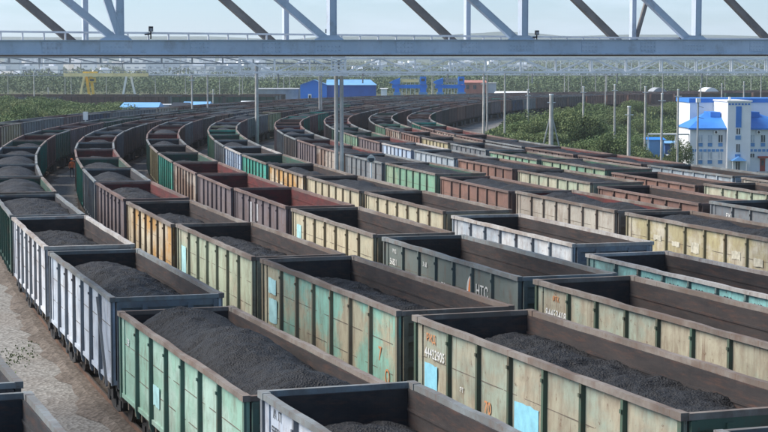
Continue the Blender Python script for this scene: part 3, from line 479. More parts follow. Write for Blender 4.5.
def m_coupler():
    b = MB(); b.box(-.14, .14, -.3, .25, .92, 1.2); b.box(-.2, .16, -.56, -.3, .88, 1.22)
    b.box(-.24, -.1, -.62, -.5, .9, 1.2)
    return b.mesh('coupler')
def m_bogie():
    b = MB()
    for s in (-1, 1):
        for a, c in (((s*1.02,-1.25,.52), (s*1.02,-.45,.72)), ((s*1.02,-.45,.72), (s*1.02,.45,.72)), ((s*1.02,.45,.72), (s*1.02,1.25,.52)),
                     ((s*1.02,-.9,.45), (s*1.02,-.4,.28)), ((s*1.02,-.4,.28), (s*1.02,.4,.28)), ((s*1.02,.4,.28), (s*1.02,.9,.45))):
            b.bar(a, c, .16, .18)
        b.box(s*1.02-.1, s*1.02+.1, -.25, .25, .3, .85)
        for y in (-.925, .925): b.box(s*1.02-.12, s*1.02+.12, y-.17, y+.17, .33, .62)
    b.box(-1.2, 1.2, -.24, .24, .55, .92)
    return b.mesh('bogie')
def m_wheelset():
    b = MB()
    b.tube((-1.05, 0, .475), (1.05, 0, .475), .075, n=8)
    for s in (-1, 1):
        b.tube((s*.72, 0, .475), (s*.75, 0, .475), .50, n=20); b.tube((s*.75, 0, .475), (s*.86, 0, .475), .475, n=20)
    return b.mesh('wheelset')
def m_far():
    """whole small wagon, one mesh, with its walls, ribs, rim and bogies"""
    b = MB()
    for s in (-1, 1):
        b.box(min(s*1.40, s*1.45), max(s*1.40, s*1.45), -HL, HL, 1.30, 3.59, 0)
        b.box(min(s*1.37, s*1.398), max(s*1.37, s*1.398), -HL+.1, HL-.1, 1.4, 3.585, 1)
        b.box(min(s*1.41, s*1.55), max(s*1.41, s*1.55), -HL-.03, HL+.03, 3.592, RIMZ, 4)
        for y in RIBY: b.box(min(s*1.45, s*1.54), max(s*1.45, s*1.54), y-.07, y+.07, 1.1, 3.59, 2)
        y0, y1 = sorted((s*HL, s*(HL-.05)))
        b.box(-1.365, 1.365, y0, y1, 1.3, 3.5, 0)
        y0, y1 = sorted((s*(HL-.052), s*(HL-.09)))
        b.box(-1.364, 1.364, y0, y1, 1.4, 3.5, 1)
        y0, y1 = sorted((s*(HL-.07), s*(HL+.07)))
        b.box(-1.405, 1.405, y0, y1, 3.502, RIMZ-.01, 0)
        b.box(-1.12, 1.12, s*4.33-1.3, s*4.33+1.3, .05, .85, 3)
    b.box(-1.36, 1.36, -HL+.1, HL-.1, 1.3, 1.42, 3)
    b.box(-.2, .2, -6.95, 6.95, .9, 1.2, 3)
    return b.mesh('coal_wagon')
NVAR = 4
MS = {(sg, v): slots(m_side(sg, True, v), 4) for sg in (-1, 1) for v in range(NVAR)}
MSM = {sg: slots(m_side(sg, False), 5) for sg in (-1, 1)}
ME = slots(m_end(True), 4); MRIB = slots(m_rib(), 1); MTR = {(sg, v): slots(m_toprail(sg, v), 1) for sg in (-1, 1) for v in range(NVAR)}
MFR = m_frame(True); MFR.materials.append(M_STEEL); MFR.materials.append(IN_GREY)
MCP = m_coupler(); MCP.materials.append(M_STEEL)
MBG = m_bogie(); MBG.materials.append(M_STEEL)
MWS = m_wheelset(); MWS.materials.append(M_WHEEL)
MFAR = slots(m_far(), 5)

def heap_mesh(kind, seed, nx=30, ny=130):
    rnd = random.Random(seed)
    edge, peak, hump, rough = {'high': (3.22, .62, .13, .05), 'mid': (3.06, .40, .06, .05), 'low': (2.92, .26, .05, .055),
                               'full': (3.38, .22, .05, .04), 'floor': (1.45, .10, .05, .03), 'rough': (3.16, .12, .03, .065),
                               'dome': (3.25, .42, .08, .03)}[kind]
    hw, hl = 1.352, HL-.10
    vs = []; sx = rnd.random()*50
    ph = rnd.random()*6
    for j in range(ny+1):
        y = -hl + 2*hl*j/ny; ty = abs(y)/hl
        ey = 1-max(0, (ty-.80)/.20)**2
        for i in range(nx+1):
            x = -hw + 2*hw*i/nx; tx = x/hw
            h = edge + peak*(1-abs(tx)**2.0)*ey + hump*math.cos(y*.98+ph)*(1-tx*tx) - .35*(1-ey)*min(1, peak)
            n1 = mnoise.fractal(Vector((x*.7+sx, y*.7, 0)), 1.0, 2.0, 3)
            n2 = mnoise.fractal(Vector((x*3.1+sx, y*3.1, 4)), .8, 2.1, 4)
            h += n1*.13*(1 if kind != 'floor' else .5) + n2*rough
            vs.append((x, y, max(h, 1.425)))
    fs = [(j*(nx+1)+i, j*(nx+1)+i+1, (j+1)*(nx+1)+i+1, (j+1)*(nx+1)+i) for j in range(ny) for i in range(nx)]
    me = bpy.data.meshes.new('coal_heap'); me.from_pydata(vs, [], fs); me.polygons.foreach_set('use_smooth', [True]*len(fs))
    me.materials.append(M_COAL); me.update(); return me
HEAP = {}
def heap(kind, var, lod):
    k = (kind, var, lod)
    if k not in HEAP:
        HEAP[k] = heap_mesh(kind, hash(kind) % 97 + var*13 if False else (sum(map(ord, kind)) + var*13), *((44, 200) if lod == 0 else (20, 70) if lod == 1 else (6, 16)))
    return HEAP[k]

TXT = {}
def text_mesh(s, size):
    k = (s, size)
    if k in TXT: return TXT[k]
    cu = bpy.data.curves.new('marking', 'FONT'); cu.body = s; cu.size = size; cu.extrude = .002; cu.space_character = 1.05; cu.resolution_u = 3; cu.offset = size*.012
    ob = bpy.data.objects.new('marking', cu); COL.objects.link(ob)
    bpy.context.view_layer.update()
    me = bpy.data.meshes.new_from_object(ob.evaluated_get(bpy.context.evaluated_depsgraph_get()))
    bpy.data.objects.remove(ob); bpy.data.curves.remove(cu)
    me.name = 'marking'; TXT[k] = me; return me
M_MARKW = plain('marking_white', (.58,.58,.56), .8, 0, .25, 6)
M_MARKO = plain('marking_orange', (.50,.22,.10), .8, 0, .25, 6)
M_MARKD = plain('marking_dark', (.05,.055,.06), .8, 0, .3, 6)
M_PATCHB = plain('patch_light_blue', (.22,.50,.62), .8, 0, .2, 3)
M_PATCHC = plain('patch_pale_cyan', (.34,.58,.60), .8, 0, .2, 3)
M_PATCHW = plain('patch_white', (.62,.63,.65), .8, 0, .2, 3)
M_SMEAR = plain('pale_smear', (.44,.42,.34), .85, 0, .3, 5)
def mark(parent, s, y, z, size, mat, sg=-1):
    """lettering on the left side wall; y = where it starts (it reads towards -y)"""
    me = text_mesh(s, size).copy(); me.materials.clear(); me.materials.append(mat)
    o = put('marking', me, parent)
    o.matrix_local = Matrix(((0,0,-1,-1.4735),(-1,0,0,y),(0,1,0,z),(0,0,0,1)))
    return o
def patchrect(parent, y0, y1, z0, z1, mat):
    b = MB()                                       # a roughly brushed rectangle
    rnd = random.Random(y0*7+z0); n = 6
    ys = [y0+(y1-y0)*i/n for i in range(n+1)]
    top = [z1+rnd.uniform(-.02, .02) for _ in ys]; bot = [z0+rnd.uniform(-.03, .02) for _ in ys]
    for zc in (2.08, 2.82):
        pass
    for i in range(n):
        b.quad((-1.476, ys[i], bot[i]), (-1.476, ys[i], top[i]), (-1.476, ys[i+1], top[i+1]), (-1.476, ys[i+1], bot[i+1]))
        b.quad((-1.452, ys[i], bot[i]), (-1.452, ys[i+1], bot[i+1]), (-1.476, ys[i+1], bot[i+1]), (-1.476, ys[i], bot[i]))
    return b.build('paint_patch', mat, parent)

def make_wagon(loc, rz, s, lod, zs, extra=None):
    if lod == 2:
        o = put('coal_wagon', MFAR, None, loc, rz, [s['paint'], s['inn'], s['rib'], M_STEEL, s['rim']])
        o.scale = (1, 1, zs); return o
    wv = int(abs(loc[0]*7+loc[1]*3)); t = empty('coal_wagon', loc, rz); t.scale = (1, 1, zs)
    for sg in (-1, 1):
        if lod == 0:
            w = put('side_wall', MS[sg, wv % NVAR], t, mats=[s['paint'], s['inn'], s['rib'], M_SEAM])
            put('top_rail', MTR[sg, (wv+sg) % NVAR], w, mats=[s['rim']])
            for y in RIBY[1:7]:
                put('rib', MRIB, w, (0, y, 0), 0 if sg == 1 else math.pi, [s['rib']])
        else:
            put('side_wall', MSM[sg], t, mats=[s['paint'], s['inn'], s['rib'], M_SEAM, s['rim']])
        put('end_wall', ME, t, (0, sg*(HL-.01), 0), 0 if sg == -1 else math.pi,
            [s['rib'] if s['word'] != 'dirty white' else S['grey']['paint'], s['inn'], s['rib'] if s['word'] != 'dirty white' else S['grey']['paint'], s['rim']])  # dirty white wagons: shade on the ends painted in as slate grey
        bg_ = put('bogie', MBG, t, (0, sg*4.33, 0))
        if lod == 0:
            for y in (-.925, .925): put('wheelset', MWS, bg_, (0, y, 0))
            put('coupler', MCP, t, (0, sg*6.42, 0), 0 if sg == -1 else math.pi)
    put('underframe', MFR, t)
    return t

# ------------------------------------------------------------------ the nine rows
def walk(P, start, n, sgn):
    """coupling points stepped PITCH apart along polyline P, from the point nearest start"""
    # dense arc-length sampling
    pts = []
    for a, b in zip(P, P[1:]):
        m = max(1, int((b-a).length/0.5))
        for i in range(m): pts.append(a.lerp(b, i/m))
    pts.append(P[-1])
    j = min(range(len(pts)), key=lambda i: (pts[i]-start).length)
    out = [pts[j]]; cur = pts[j]
    while 0 < j < len(pts)-1:
        j += sgn
        if (pts[j]-cur).length >= PITCH:
            prev = pts[j-sgn]; a = (prev-cur).length; b = (pts[j]-cur).length
            cur = prev.lerp(pts[j], (PITCH-a)/(b-a)); out.append(cur)
            if n and len(out) > n: break
    return out
def proj(p):
    d = p[1]*math.cos(TH) - (p[2]-CZ)*math.sin(TH); y = -(p[2]-CZ)*math.cos(TH) - p[1]*math.sin(TH)
    return (384+F*p[0]/d, 216+F*y/d) if d > 1 else (-9999, -9999)

# anchors: coupling point between two wagons of the row; AC[k] = wagons listed from that coupling towards the camera / away from it
def cpl(x, z, a):     # from the far left rim corner of a wagon to the coupling beyond it
    a = R(a); return Vector((x + 1.54*math.cos(a) - .585*math.sin(a), z + 1.54*math.sin(a) + .585*math.cos(a)))
def rimleft(px, py, a, side=1):
    q = at(px, py, 50); t = (CZ-3.7)/(CZ-q.z); q = Vector((q.x*t, q.y*t)); a = R(a)
    return Vector((q.x + side*1.54*math.cos(a), q.y + side*1.54*math.sin(a)))
ANCH = {0: rimleft(23.3, 387, 19, -1), 1: cpl(-15.35, 72.11, 16.9), 2: cpl(-8.10, 67.64, 17.7), 3: cpl(-4.04, 75.18, 17.4),
        4: cpl(-1.01, 86.21, 16), 5: cpl(6.68, 87.03, 15.9), 6: cpl(8.05, 107.27, 14.2), 7: cpl(10.94, 120.09, 12.5), 8: rimleft(577, 154.4, 11)}
# near: wagons from the anchor towards the camera; far: away from it.  (scheme, load, height deviation)
NEARL = {
 0: [('charc','','0'), ('charc','','0')],
 1: [('white2','low',-.03), ('white','mid',-.09), ('mint','high',-.30), ('white','low',0)],
 2: [('pale','low',.06), ('mintb','low',.12), ('beige','rough',.17), ('ltgrey','',.10)],
 3: [('yellow','',.09), ('htc','',.10), ('beige','',.16), ('brown','',0)],
 4: [('yellow','',.06), ('bw','floor',-.03), ('turq','',-.26), ('brown','',0)],
 5: [('rustb','dome',.03), ('olive','dome',.03), ('brown','',0)],
 6: [('pale','full',-.02), ('brown','',-.14), ('grey','',.05), ('brown','',0)],
 7: [('green','full',.01), ('brown','',-.13), ('pale','',.05), ('grey','low',0)],
 8: [('dbrown','full',0), ('ltgrey','',0), ('rustb','',0), ('brown','mid',0)],
}
FARL = {
 0: [('charc','mid',0), ('dgreen','mid',0)],
 1: [('dgreen','full',-.05), ('teal','dome',0), ('dgreen','dome',0), ('grey','dome',0), ('dgreen','mid',0), ('teal','mid',0), ('dbrown','low',0), ('dgreen','mid',0), ('purple','mid',0)],
 2: [('orange','low',-.05), ('purple','mid',0), ('grey','mid',0), ('teal','mid',0), ('dbrown','low',0), ('navy','low',0), ('dbrown','mid',0)],
 3: [('purple','',.09), ('purple','',0), ('streak','',0), ('teal','low',0), ('olive','low',0), ('dgreen','mid',0), ('dbrown','low',0)],
 4: [('yellow','full',.03), ('orange','mid',0), ('teal','low',0), ('skyb','low',0), ('grey','mid',0), ('green','low',0), ('teal','low',0)],
 5: [('brown','dome',-.06), ('green','full',.05), ('grey','full',0), ('streak','full',0), ('purple','mid',0), ('charc','mid',0)],
 6: [('brown','full',0), ('ltgrey','full',0), ('skyb','full',0), ('purple','mid',0), ('green','mid',0), ('dgreen','mid',0)],
 7: [('green','full',-.06), ('grey','mid',0), ('olive','mid',0), ('brown','mid',0), ('streak','mid',0), ('green','mid',0)],
 8: [('dbrown','full',0), ('charc','full',0), ('brown','mid',0), ('streak','mid',0), ('dbrown','mid',0), ('teal','mid',0)],
}
ROWNAME = ['leftmost row', 'second row from left', 'third row from left', 'fourth row from left', 'middle row',
           'sixth row from left', 'seventh row from left', 'eighth row from left', 'last row before the bushes']
LABEL = {  # (row, index from anchor: >=0 towards camera, <0 away)
 (1,2): 'mint green coal wagon heaped high with coal, beside the gravel strip',
 (1,3): 'white wagon cut off by the bottom edge, standing in front of the mint green one',
 (1,1): 'dirty white wagon with a diagonal brace, directly behind the mint green one',
 (1,0): 'greyish white coal wagon two behind the mint green one',
 (2,2): 'greenish beige coal wagon with dark green ribs, light blue square and white number',
 (2,1): 'mint and beige patched coal wagon behind the one with the light blue square',
 (2,0): 'pale mint coal wagon with a teal far end and light blue first panel',
 (2,3): 'light grey wagon corner at the bottom right edge of the photo',
 (3,1): 'empty dark grey green wagon lettered HTC with an orange flame mark',
 (3,2): 'empty greenish beige wagon numbered 84453408 in front of the lettered dark grey one',
 (3,0): 'empty cream yellow wagon directly behind the dark grey lettered one',
 (4,2): 'empty peeling turquoise wagon with black scrawled digits on its side',
 (4,1): 'empty patchy white wagon directly behind the peeling turquoise one',
 (4,0): 'cream yellow wagon directly behind the empty patchy white one',
 (5,0): 'grey beige coal wagon with cream band and red lining heaped with coal',
 (5,1): 'olive beige wagon with a long coal load in front of the grey beige one',
 (2,-1): 'cream and orange blotched coal wagon with a red far end inside',
 (0,0): 'empty charcoal wagon at the bottom left corner of the photo',
 (0,-1): 'charcoal wagon rim at the left edge behind the bottom left corner wagon',
}
DETAIL = {}
def deco(k, i, t):
    P = lambda j: (RIBY[j], RIBY[j+1])       # RIBY rises away from the camera; panel 6 is the far one
    if (k, i) == (1, 2):
        patchrect(t, RIBY[5]-.85, RIBY[5]-.15, 1.8, 2.35, M_PATCHC); mark(t, '29', 5.6, 2.85, .28, M_PATCHW)
    if (k, i) == (1, 3):
        mark(t, 'А  Л', 5.7, 3.32, .24, M_MARKD); mark(t, '5386', 5.8, 3.0, .24, M_MARKD)
    if (k, i) == (1, 1):
        b = MB(); b.bar((-1.62, -6.1, 1.2), (-1.62, -4.6, 3.5), .07, .05); b.build('diagonal_brace', S['grey']['paint'], t)
    if (k, i) == (2, 2):
        mark(t, '44422905', 5.80, 2.86, .30, M_MARKW); mark(t, 'РЖД', 5.7, 3.22, .24, M_MARKO)
        patchrect(t, 5.0, 5.80, 2.0, 2.72, M_PATCHB); patchrect(t, RIBY[3]+.3, RIBY[4]-.2, 2.0, 2.72, M_PATCHB)
        mark(t, '70', RIBY[5]-.3, 2.2, .36, M_MARKO); mark(t, 'эт', RIBY[6]-.6, 2.4, .2, M_MARKW)
    if (k, i) == (2, 1):
        patchrect(t, 4.9, 5.75, 2.75, 3.2, M_PATCHC); patchrect(t, 4.8, 5.7, 1.9, 2.6, M_PATCHC)
        mark(t, '7', -4.8, 2.3, .5, M_MARKO); mark(t, 'О', -5.3, 1.8, .5, M_MARKO)
    if (k, i) == (2, 0):
        patchrect(t, 4.9, 5.75, 1.5, 2.95, M_PATCHC)
    if (k, i) == (3, 0):
        patchrect(t, 4.95, 5.7, 2.3, 3.1, M_PATCHC)
    if (k, i) == (3, 1):
        mark(t, '56821', 5.75, 2.84, .30, M_MARKW); mark(t, 'РЖД', 5.45, 3.26, .17, M_MARKW); mark(t, '3 68', RIBY[5]-.35, 3.12, .22, M_MARKW)
        mark(t, '4 73.5', RIBY[6]-.3, 2.58, .2, M_MARKW); mark(t, '20', RIBY[5]-.9, 2.66, .18, M_MARKW); mark(t, '25,5', RIBY[4]-.5, 2.68, .2, M_MARKW)
        mark(t, 'НТС', RIBY[2]-.25, 2.74, .50, M_MARKW)
        b = MB()                                   # flame-like swoosh: white back, orange front
        def sw(x, k_, dy): 
            n = 10; vs = []
            for q in range(n+1):
                z = 2.66 + .62*q/n; c = RIBY[2]+.42+dy - .16*math.sin(math.pi*.5*q/n)
                w = k_*math.sin(math.pi*min(1, q/n*1.0))**.7*.19+.01
                vs += [(x, c+w, z), (x, c-w, z)]
            b.add(vs, [(2*q, 2*q+1, 2*q+3, 2*q+2) for q in range(n)], 0)
            return b
        sw(-1.474, 1.0, 0).build('logo', M_MARKW, t); b = MB(); sw(-1.477, .62, -.08).build('logo', plain('logo_orange', (.75,.22,.06), .6, 0, .1, 3), t)
    if (k, i) == (3, 2):
        mark(t, '84453408', 5.75, 2.80, .32, M_MARKW); mark(t, 'ФГК', 5.3, 3.25, .2, M_MARKO)
    if (k, i) == (4, 2):
        for j, s_ in ((4, '67 9'), (3, '36 4'), (2, '323'), (1, '523'), (0, '143')):
            mark(t, s_, RIBY[j+1]-.35, 3.12, .34, M_MARKD)
    if (k, i) == (3, -2 if False else -1):
        patchrect(t, 2.0, 2.7, 1.5, 3.3, M_PATCHW); patchrect(t, .4, 1.0, 2.5, 3.3, M_PATCHW)
    if (k, i) == (5, 1):
        for j in (0, 1, 3, 4, 5): patchrect(t, RIBY[j]+.5, RIBY[j]+1.2, 2.6+.1*(j % 3), 2.9+.1*(j % 2), M_SMEAR)
    if (k, i) == (5, 0):
        patchrect(t, RIBY[0]+.2, RIBY[3]-.2, 2.2, 2.62, plain('cream_band', (.52,.42,.30), .8, 0, .25, 3))
    if (k, i) == (6, 2):
        mark(t, 'РЖД', 4.9, 3.05, .3, M_MARKW); mark(t, '614', -.6, 2.95, .3, M_MARKW)

rnd = random.Random(11)
FARMIX = ['dbrown']*5 + ['charc']*4 + ['dgreen']*4 + ['purple']*3 + ['brown']*3 + ['grey']*3 + ['teal']*1 + ['navy']*2 + ['olive']*1 + ['rustb']*1
WAG = []
for k in range(9):
    P = rowline(k)
    near = walk(P, ANCH[k], 0, -1); far = walk(P, ANCH[k], 0, 1)
    for i, (a, b) in enumerate(zip(near, near[1:])):
        L = NEARL[k]; s, ld, dh = L[i] if i < len(L) else (rnd.choice(['brown','grey','beige']), rnd.choice(['','mid']), 0)
        WAG.append(dict(k=k, i=i, far=a, near=b, s=s, ld=ld, dh=float(dh)))
    for i, (a, b) in enumerate(zip(far, far[1:])):
        L = FARL[k]; s, ld, dh = L[i] if i < len(L) else (rnd.choice(FARMIX), rnd.choice(['mid','mid','low','full','dome','']), 0)
        WAG.append(dict(k=k, i=-1-i, far=b, near=a, s=s, ld=ld, dh=float(dh)))
vis = []
for w in WAG:
    c = (w['far']+w['near'])/2; w['c'] = c; w['dist'] = c.length
    if min(w['far'].y, w['near'].y) < 12: continue
    ok = False
    for p in (w['far'], w['near'], c):
        for z in (1.2, 3.7):
            for dx in (-1.6, 1.6):
                x, y = proj((p.x+dx, p.y, z)); ok = ok or (-14 < x < 782 and y < 446)
    if ok: vis.append(w)
vis.sort(key=lambda w: w['dist'])
print('wagons in frame', len(vis))
cnt = {}; rest = []
HG = 'coal heaps in the wagons'
for n, w in enumerate(vis):
    k = w['k']; cnt[k] = cnt.get(k, 0)+1; w['ord'] = cnt[k]
    if n >= 290: rest.append(w); continue
    lod = 0 if w['dist'] < 92 else 1 if w['dist'] < 170 else 2
    d = w['far']-w['near']; rz = math.atan2(-d.x, d.y)
    s = S[w['s']]; zs = 1 + w['dh']/3.7
    t = make_wagon((w['c'].x, w['c'].y, 0), rz, s, lod, zs)
    word = s['word']
    state = 'empty' if not w['ld'] else 'loaded'
    lab = LABEL.get((k, w['i'])) or '%s %s wagon, %s from near end, %s' % (state, word, ordn(w['ord']), ROWNAME[k])
    tag(t, lab, 'coal wagon', 'open coal wagons in the curved rows')
    if lod == 0: deco(k, w['i'], t)
    if (k, w['i']) == (3, -1): deco(k, w['i'], t)
    if w['ld']:
        h = put('coal_heap', heap(w['ld'], (w['ord']+k) % 3, lod), None, (w['c'].x, w['c'].y, 0), rz); h.scale = (1, 1, zs)
        hl = {'mint': 'tall black coal heap rising above the rim of the mint green wagon'}.get(w['s']) if (k, w['i']) == (1, 2) else None
        tag(h, hl or 'coal in the %s wagon, %s from near end, %s' % (word, ordn(w['ord']), ROWNAME[k]), 'coal heap', HG)
# the farthest wagons of the same rows, past 290: one object
b = MB(); mats = [S[x]['paint'] for x in ('dbrown', 'charc', 'dgreen', 'purple')] + [M_COAL, RIM_BROWN]
for w in rest:
    d = w['far']-w['near']; M = Matrix.Translation((w['c'].x, w['c'].y, 0)) @ Matrix.Rotation(math.atan2(-d.x, d.y), 4, 'Z')
    m = rnd.randrange(4)
    for s in (-1, 1):
        b.box(min(s*1.40, s*1.48), max(s*1.40, s*1.48), -HL, HL, .9, 3.6, m, M)
        b.box(min(s*1.38, s*1.54), max(s*1.38, s*1.54), -HL, HL, 3.602, 3.7, 5, M)
        y0, y1 = sorted((s*HL, s*(HL-.08))); b.box(-1.37, 1.37, y0, y1, 1, 3.7, m, M)
    b.box(-1.37, 1.37, -6.2, 6.2, 1.3, rnd.choice((2.2, 2.9, 3.3)), 4, M)
if rest: tag(b.build('distant_wagons', mats), 'dark mass of far coal wagons where the rows run off to the right', 'coal wagons', None, 'stuff')

# ------------------------------------------------------------------ white office building in the hollow
def px_builder(x0, y0, Y, zbase, pxbase=None):
    pass
def office():
    Y = 305.0; s = F/(Y*math.cos(TH)+17*math.sin(TH)); zb = -8.0
    def X(px): return (px-384)/s
    def Z(py): return CZ - (py-73)/s
    t = empty('office_building', (X(690), Y, zb)); ox, oz = X(690), zb
    def bx(name, mats, parent, px0, px1, py0, py1, d0, d1):
        b = MB(); b.box(X(px0)-ox, X(px1)-ox, d0, d1, Z(py1)-oz, Z(py0)-oz); return b.build(name, mats, parent)
    w = bx('wall', M_WHITEW, t, 689.5, 850, 127.5, 180, 0, 12)
    bx('rear_block', M_WHITEW, t, 701, 860, 103.5, 150, 12.02, 26)
    bx('parapet', M_OFFB, t, 700, 861, 99.2, 103.5, 11.9, 26.1)
    tw = bx('tower', M_WHITEW, t, 725.6, 748.6, 101.5, 180, -1.2, 11.9)
    bx('tower_cornice', M_WHITEP, tw, 724.6, 749.8, 100.2, 101.5, -1.35, 12)
    for i in range(7): bx('cornice_tile', M_OFFB, tw, 726.3+i*3.2, 728.3+i*3.2, 103.0, 104.7, -1.24, -1.2)
    bx('finial', M_WHITEP, tw, 728.4, 730.2, 96.8, 100.2, .5, 1.1)
    bx('blue_stripe', M_OFFB, tw, 733.6, 739.2, 106, 127, -1.26, -1.2)
    for a, c in ((128, 133.6), (143.5, 151.5)):
        f = bx('window', M_WINDARK, tw, 734.4, 738.0, a, c, -1.25, -1.2)
        bx('frame', M_WHITEP, f, 736.0, 736.4, a, c, -1.28, -1.25)
    bx('blue_panel', M_BLUER, tw, 733.4, 738.8, 135, 139, -1.25, -1.2)
    bx('blue_panel', M_BLUER, tw, 733.4, 738.8, 153.5, 156, -1.25, -1.2)
    # hip roofs
    for (e0, e1, r0, r1) in ((687.5, 725.5, 712, 725.5), (748.7, 800, 748.7, 762)):
        b = MB(); ze = Z(127.8)-oz; zr = Z(112.8)-oz
        a0, a1, c0, c1 = X(e0)-ox, X(e1)-ox, X(r0)-ox, X(r1)-ox
        left = e0 < 700
        b.add([(a0,-.6,ze), (a1,-.6,ze), (a1,12,ze), (a0,12,ze), (c0,7,zr), (c1,7,zr)],
              [(0,1,5,4), (2,3,4,5), (3,0,4), (1,2,5), (0,3,2,1)])
        b.box(a0, a1, -.62, -.5, ze-.25, ze)
        r = b.build('hip_roof', M_OFFB, t)
        p0, p1 = (714.5, 724.5) if left else (752, 764)
        bx('dormer', M_OFFB, r, p0, p1, 112.3, 117.5, 4.5, 11)
    for px in (700, 709.6, 720, 752, 762.5, 773, 783, 793):
        for a, c, q in ((134.8, 141.8, 0), (152, 159, 1)):
            if px == 752 and q: a, c = 153.3, 157
            if px in (762.5,) and q: continue
            f = bx('window', M_WINLIGHT if (int(px)+q) % 3 else M_WINDARK, t, px-2.0, px+2.0, a, c, -.05, 0)
            bx('frame', M_WHITEP, f, px-.25, px+.25, a, c, -.09, -.05); bx('sill', M_WHITEP, f, px-2.3, px+2.3, c, c+.5, -.14, 0)
            if not (px == 752 and q): bx('blue_panel', M_BLUER, t, px-2.2, px+2.2, 142.6 if not q else 159.7, 146.2 if not q else 163.5, -.06, 0)
    for i in range(30):
        px = 690.5+i*4.2
        if 722 < px < 747: continue
        bx('blue_band_tile', M_BLUER, t, px, px+3.1, 148.9, 151.4, -.05, 0)
    for px in (715, 757.5):
        a = bx('air_conditioner', M_WHITEP, t, px-2, px+2, 130.2, 133.4, -.5, 0)
        b = MB(); b.tube((X(px)-ox, -.52, Z(131.8)-oz), (X(px)-ox, -.5, Z(131.8)-oz), .22, n=10); b.build('fan_grille', M_BLACK, a)
    # entrance
    b = MB(); cx = X(736)-ox; zc = Z(159.8)-oz
    b.add([(cx-1.3,-1.2,zc), (cx-1.3,-3.1,zc), (cx+1.3,-3.1,zc), (cx+1.3,-1.2,zc), (cx,-1.2,zc+.75), (cx,-2.7,zc+.75)],
          [(0,1,5,4), (1,2,5), (2,3,4,5), (0,3,2,1)])
    b.build('canopy', M_BLUER, t)
    for dx in (-1.2, 1.2):
        b = MB(); b.tube((cx+dx, -3.0, 0), (cx+dx, -3.0, zc), .06, n=6); b.build('canopy_post', M_WHITEP, t)
    d = bx('door', M_WINDARK, t, 734.3, 738.3, 161, 171.5, -1.25, -1.2); bx('frame', M_WHITEP, d, 736.1, 736.5, 161, 171.5, -1.29, -1.25)
    M_REDD = plain('red_door', (.28,.05,.04), .6, 0, .2, 2)
    d = bx('door', M_REDD, t, 759.8, 765, 158.2, 171, -.06, 0); bx('pane', M_WINDARK, d, 761.2, 763.6, 160, 165, -.09, -.06)
    bx('door_canopy', M_REDD, t, 757.5, 767, 155.8, 157.6, -.9, 0)
    bx('step', M_CONC, t, 757, 768, 171, 175, -1.3, 0)
    tag(t, 'white two storey office with blue hip roofs and a central tower', 'building')
    # pale lamp mast in front of it
    Yp = 285.0; sp = F/Yp; xm = (697.5-384)/sp
    m = empty('lamp_mast', (xm, Yp, -8)); b = MB(); b.tube((0,0,0), (0,0,8+CZ-(99-73)/sp), .20, .14); b.build('mast', M_GREYB, m)
    zt = 8+CZ-(101-73)/sp
    b = MB(); b.box(-.35, .35, -.5, .1, zt-.2, zt+.45); b.build('lamp_head', M_WHITEP, m)
    for dz, r in ((-.8, .9), (-2.6, 1.0)):
        b = MB(); b.bar((0,-.1,zt+dz), (r,-.1,zt+dz-.25), .07); b.build('bracket', M_BLACK, m)
    tag(m, 'grey lamp mast standing before the left end of the white office', 'lamp post')
office()

def shed(name, label, cat, px0, px1, pyr, pye, pyb, Y, depth, mw, mr, gable=False, door=None, base=-.3, rot=0, group=None):
    """low building: front wall px0..px1, ridge, eave and base heights from the photo"""
    s = F/Y; x0, x1 = (px0-384)/s, (px1-384)/s
    zr, ze = CZ-(pyr-73)/s, CZ-(pye-73)/s
    t = empty(name, ((x0+x1)/2, Y, base), rot); h = (x1-x0)/2; zr -= base; ze -= base
    b = MB()
    if gable:      # gable end faces the camera
        b.add([(-h,0,0), (h,0,0), (h,0,ze), (0,0,zr-.05), (-h,0,ze), (-h,depth,0), (h,depth,0), (h,depth,ze), (0,depth,zr-.05), (-h,depth,ze)],
              [(0,1,2,3,4), (6,5,9,8,7), (1,6,7,2), (5,0,4,9)])
        b.build('wall', mw, t); b = MB()
        b.add([(-h-.3,-.3,ze-.1), (0,-.3,zr), (h+.3,-.3,ze-.1), (-h-.3,depth+.3,ze-.1), (0,depth+.3,zr), (h+.3,depth+.3,ze-.1)], [(0,1,4,3), (1,2,5,4)])
        b.add([(-h-.3,-.3,ze-.25), (0,-.3,zr-.15), (h+.3,-.3,ze-.25), (-h-.3,-.3,ze-.1), (0,-.3,zr), (h+.3,-.3,ze-.1)], [(0,1,4,3), (1,2,5,4)])
        b.build('roof', mr, t)
    else:
        b.box(-h, h, 0, depth, 0, ze); b.build('wall', mw, t); b = MB()
        b.add([(-h-.4,-.4,ze), (h+.4,-.4,ze), (h+.4,depth+.4,ze), (-h-.4,depth+.4,ze), (-h-.2,depth/2,zr), (h+.2,depth/2,zr)],
              [(0,1,5,4), (2,3,4,5), (3,0,4), (1,2,5)]); b.build('roof', mr, t)
    if door:
        for (a, c, d0, d1, mt) in door:
            b = MB(); b.box((a-(px0+px1)/2)/s, (c-(px0+px1)/2)/s, -.08, 0, CZ-(d1-73)/s-base, CZ-(d0-73)/s-base); b.build('door', mt, t)
    tag(t, label, cat, group); return t
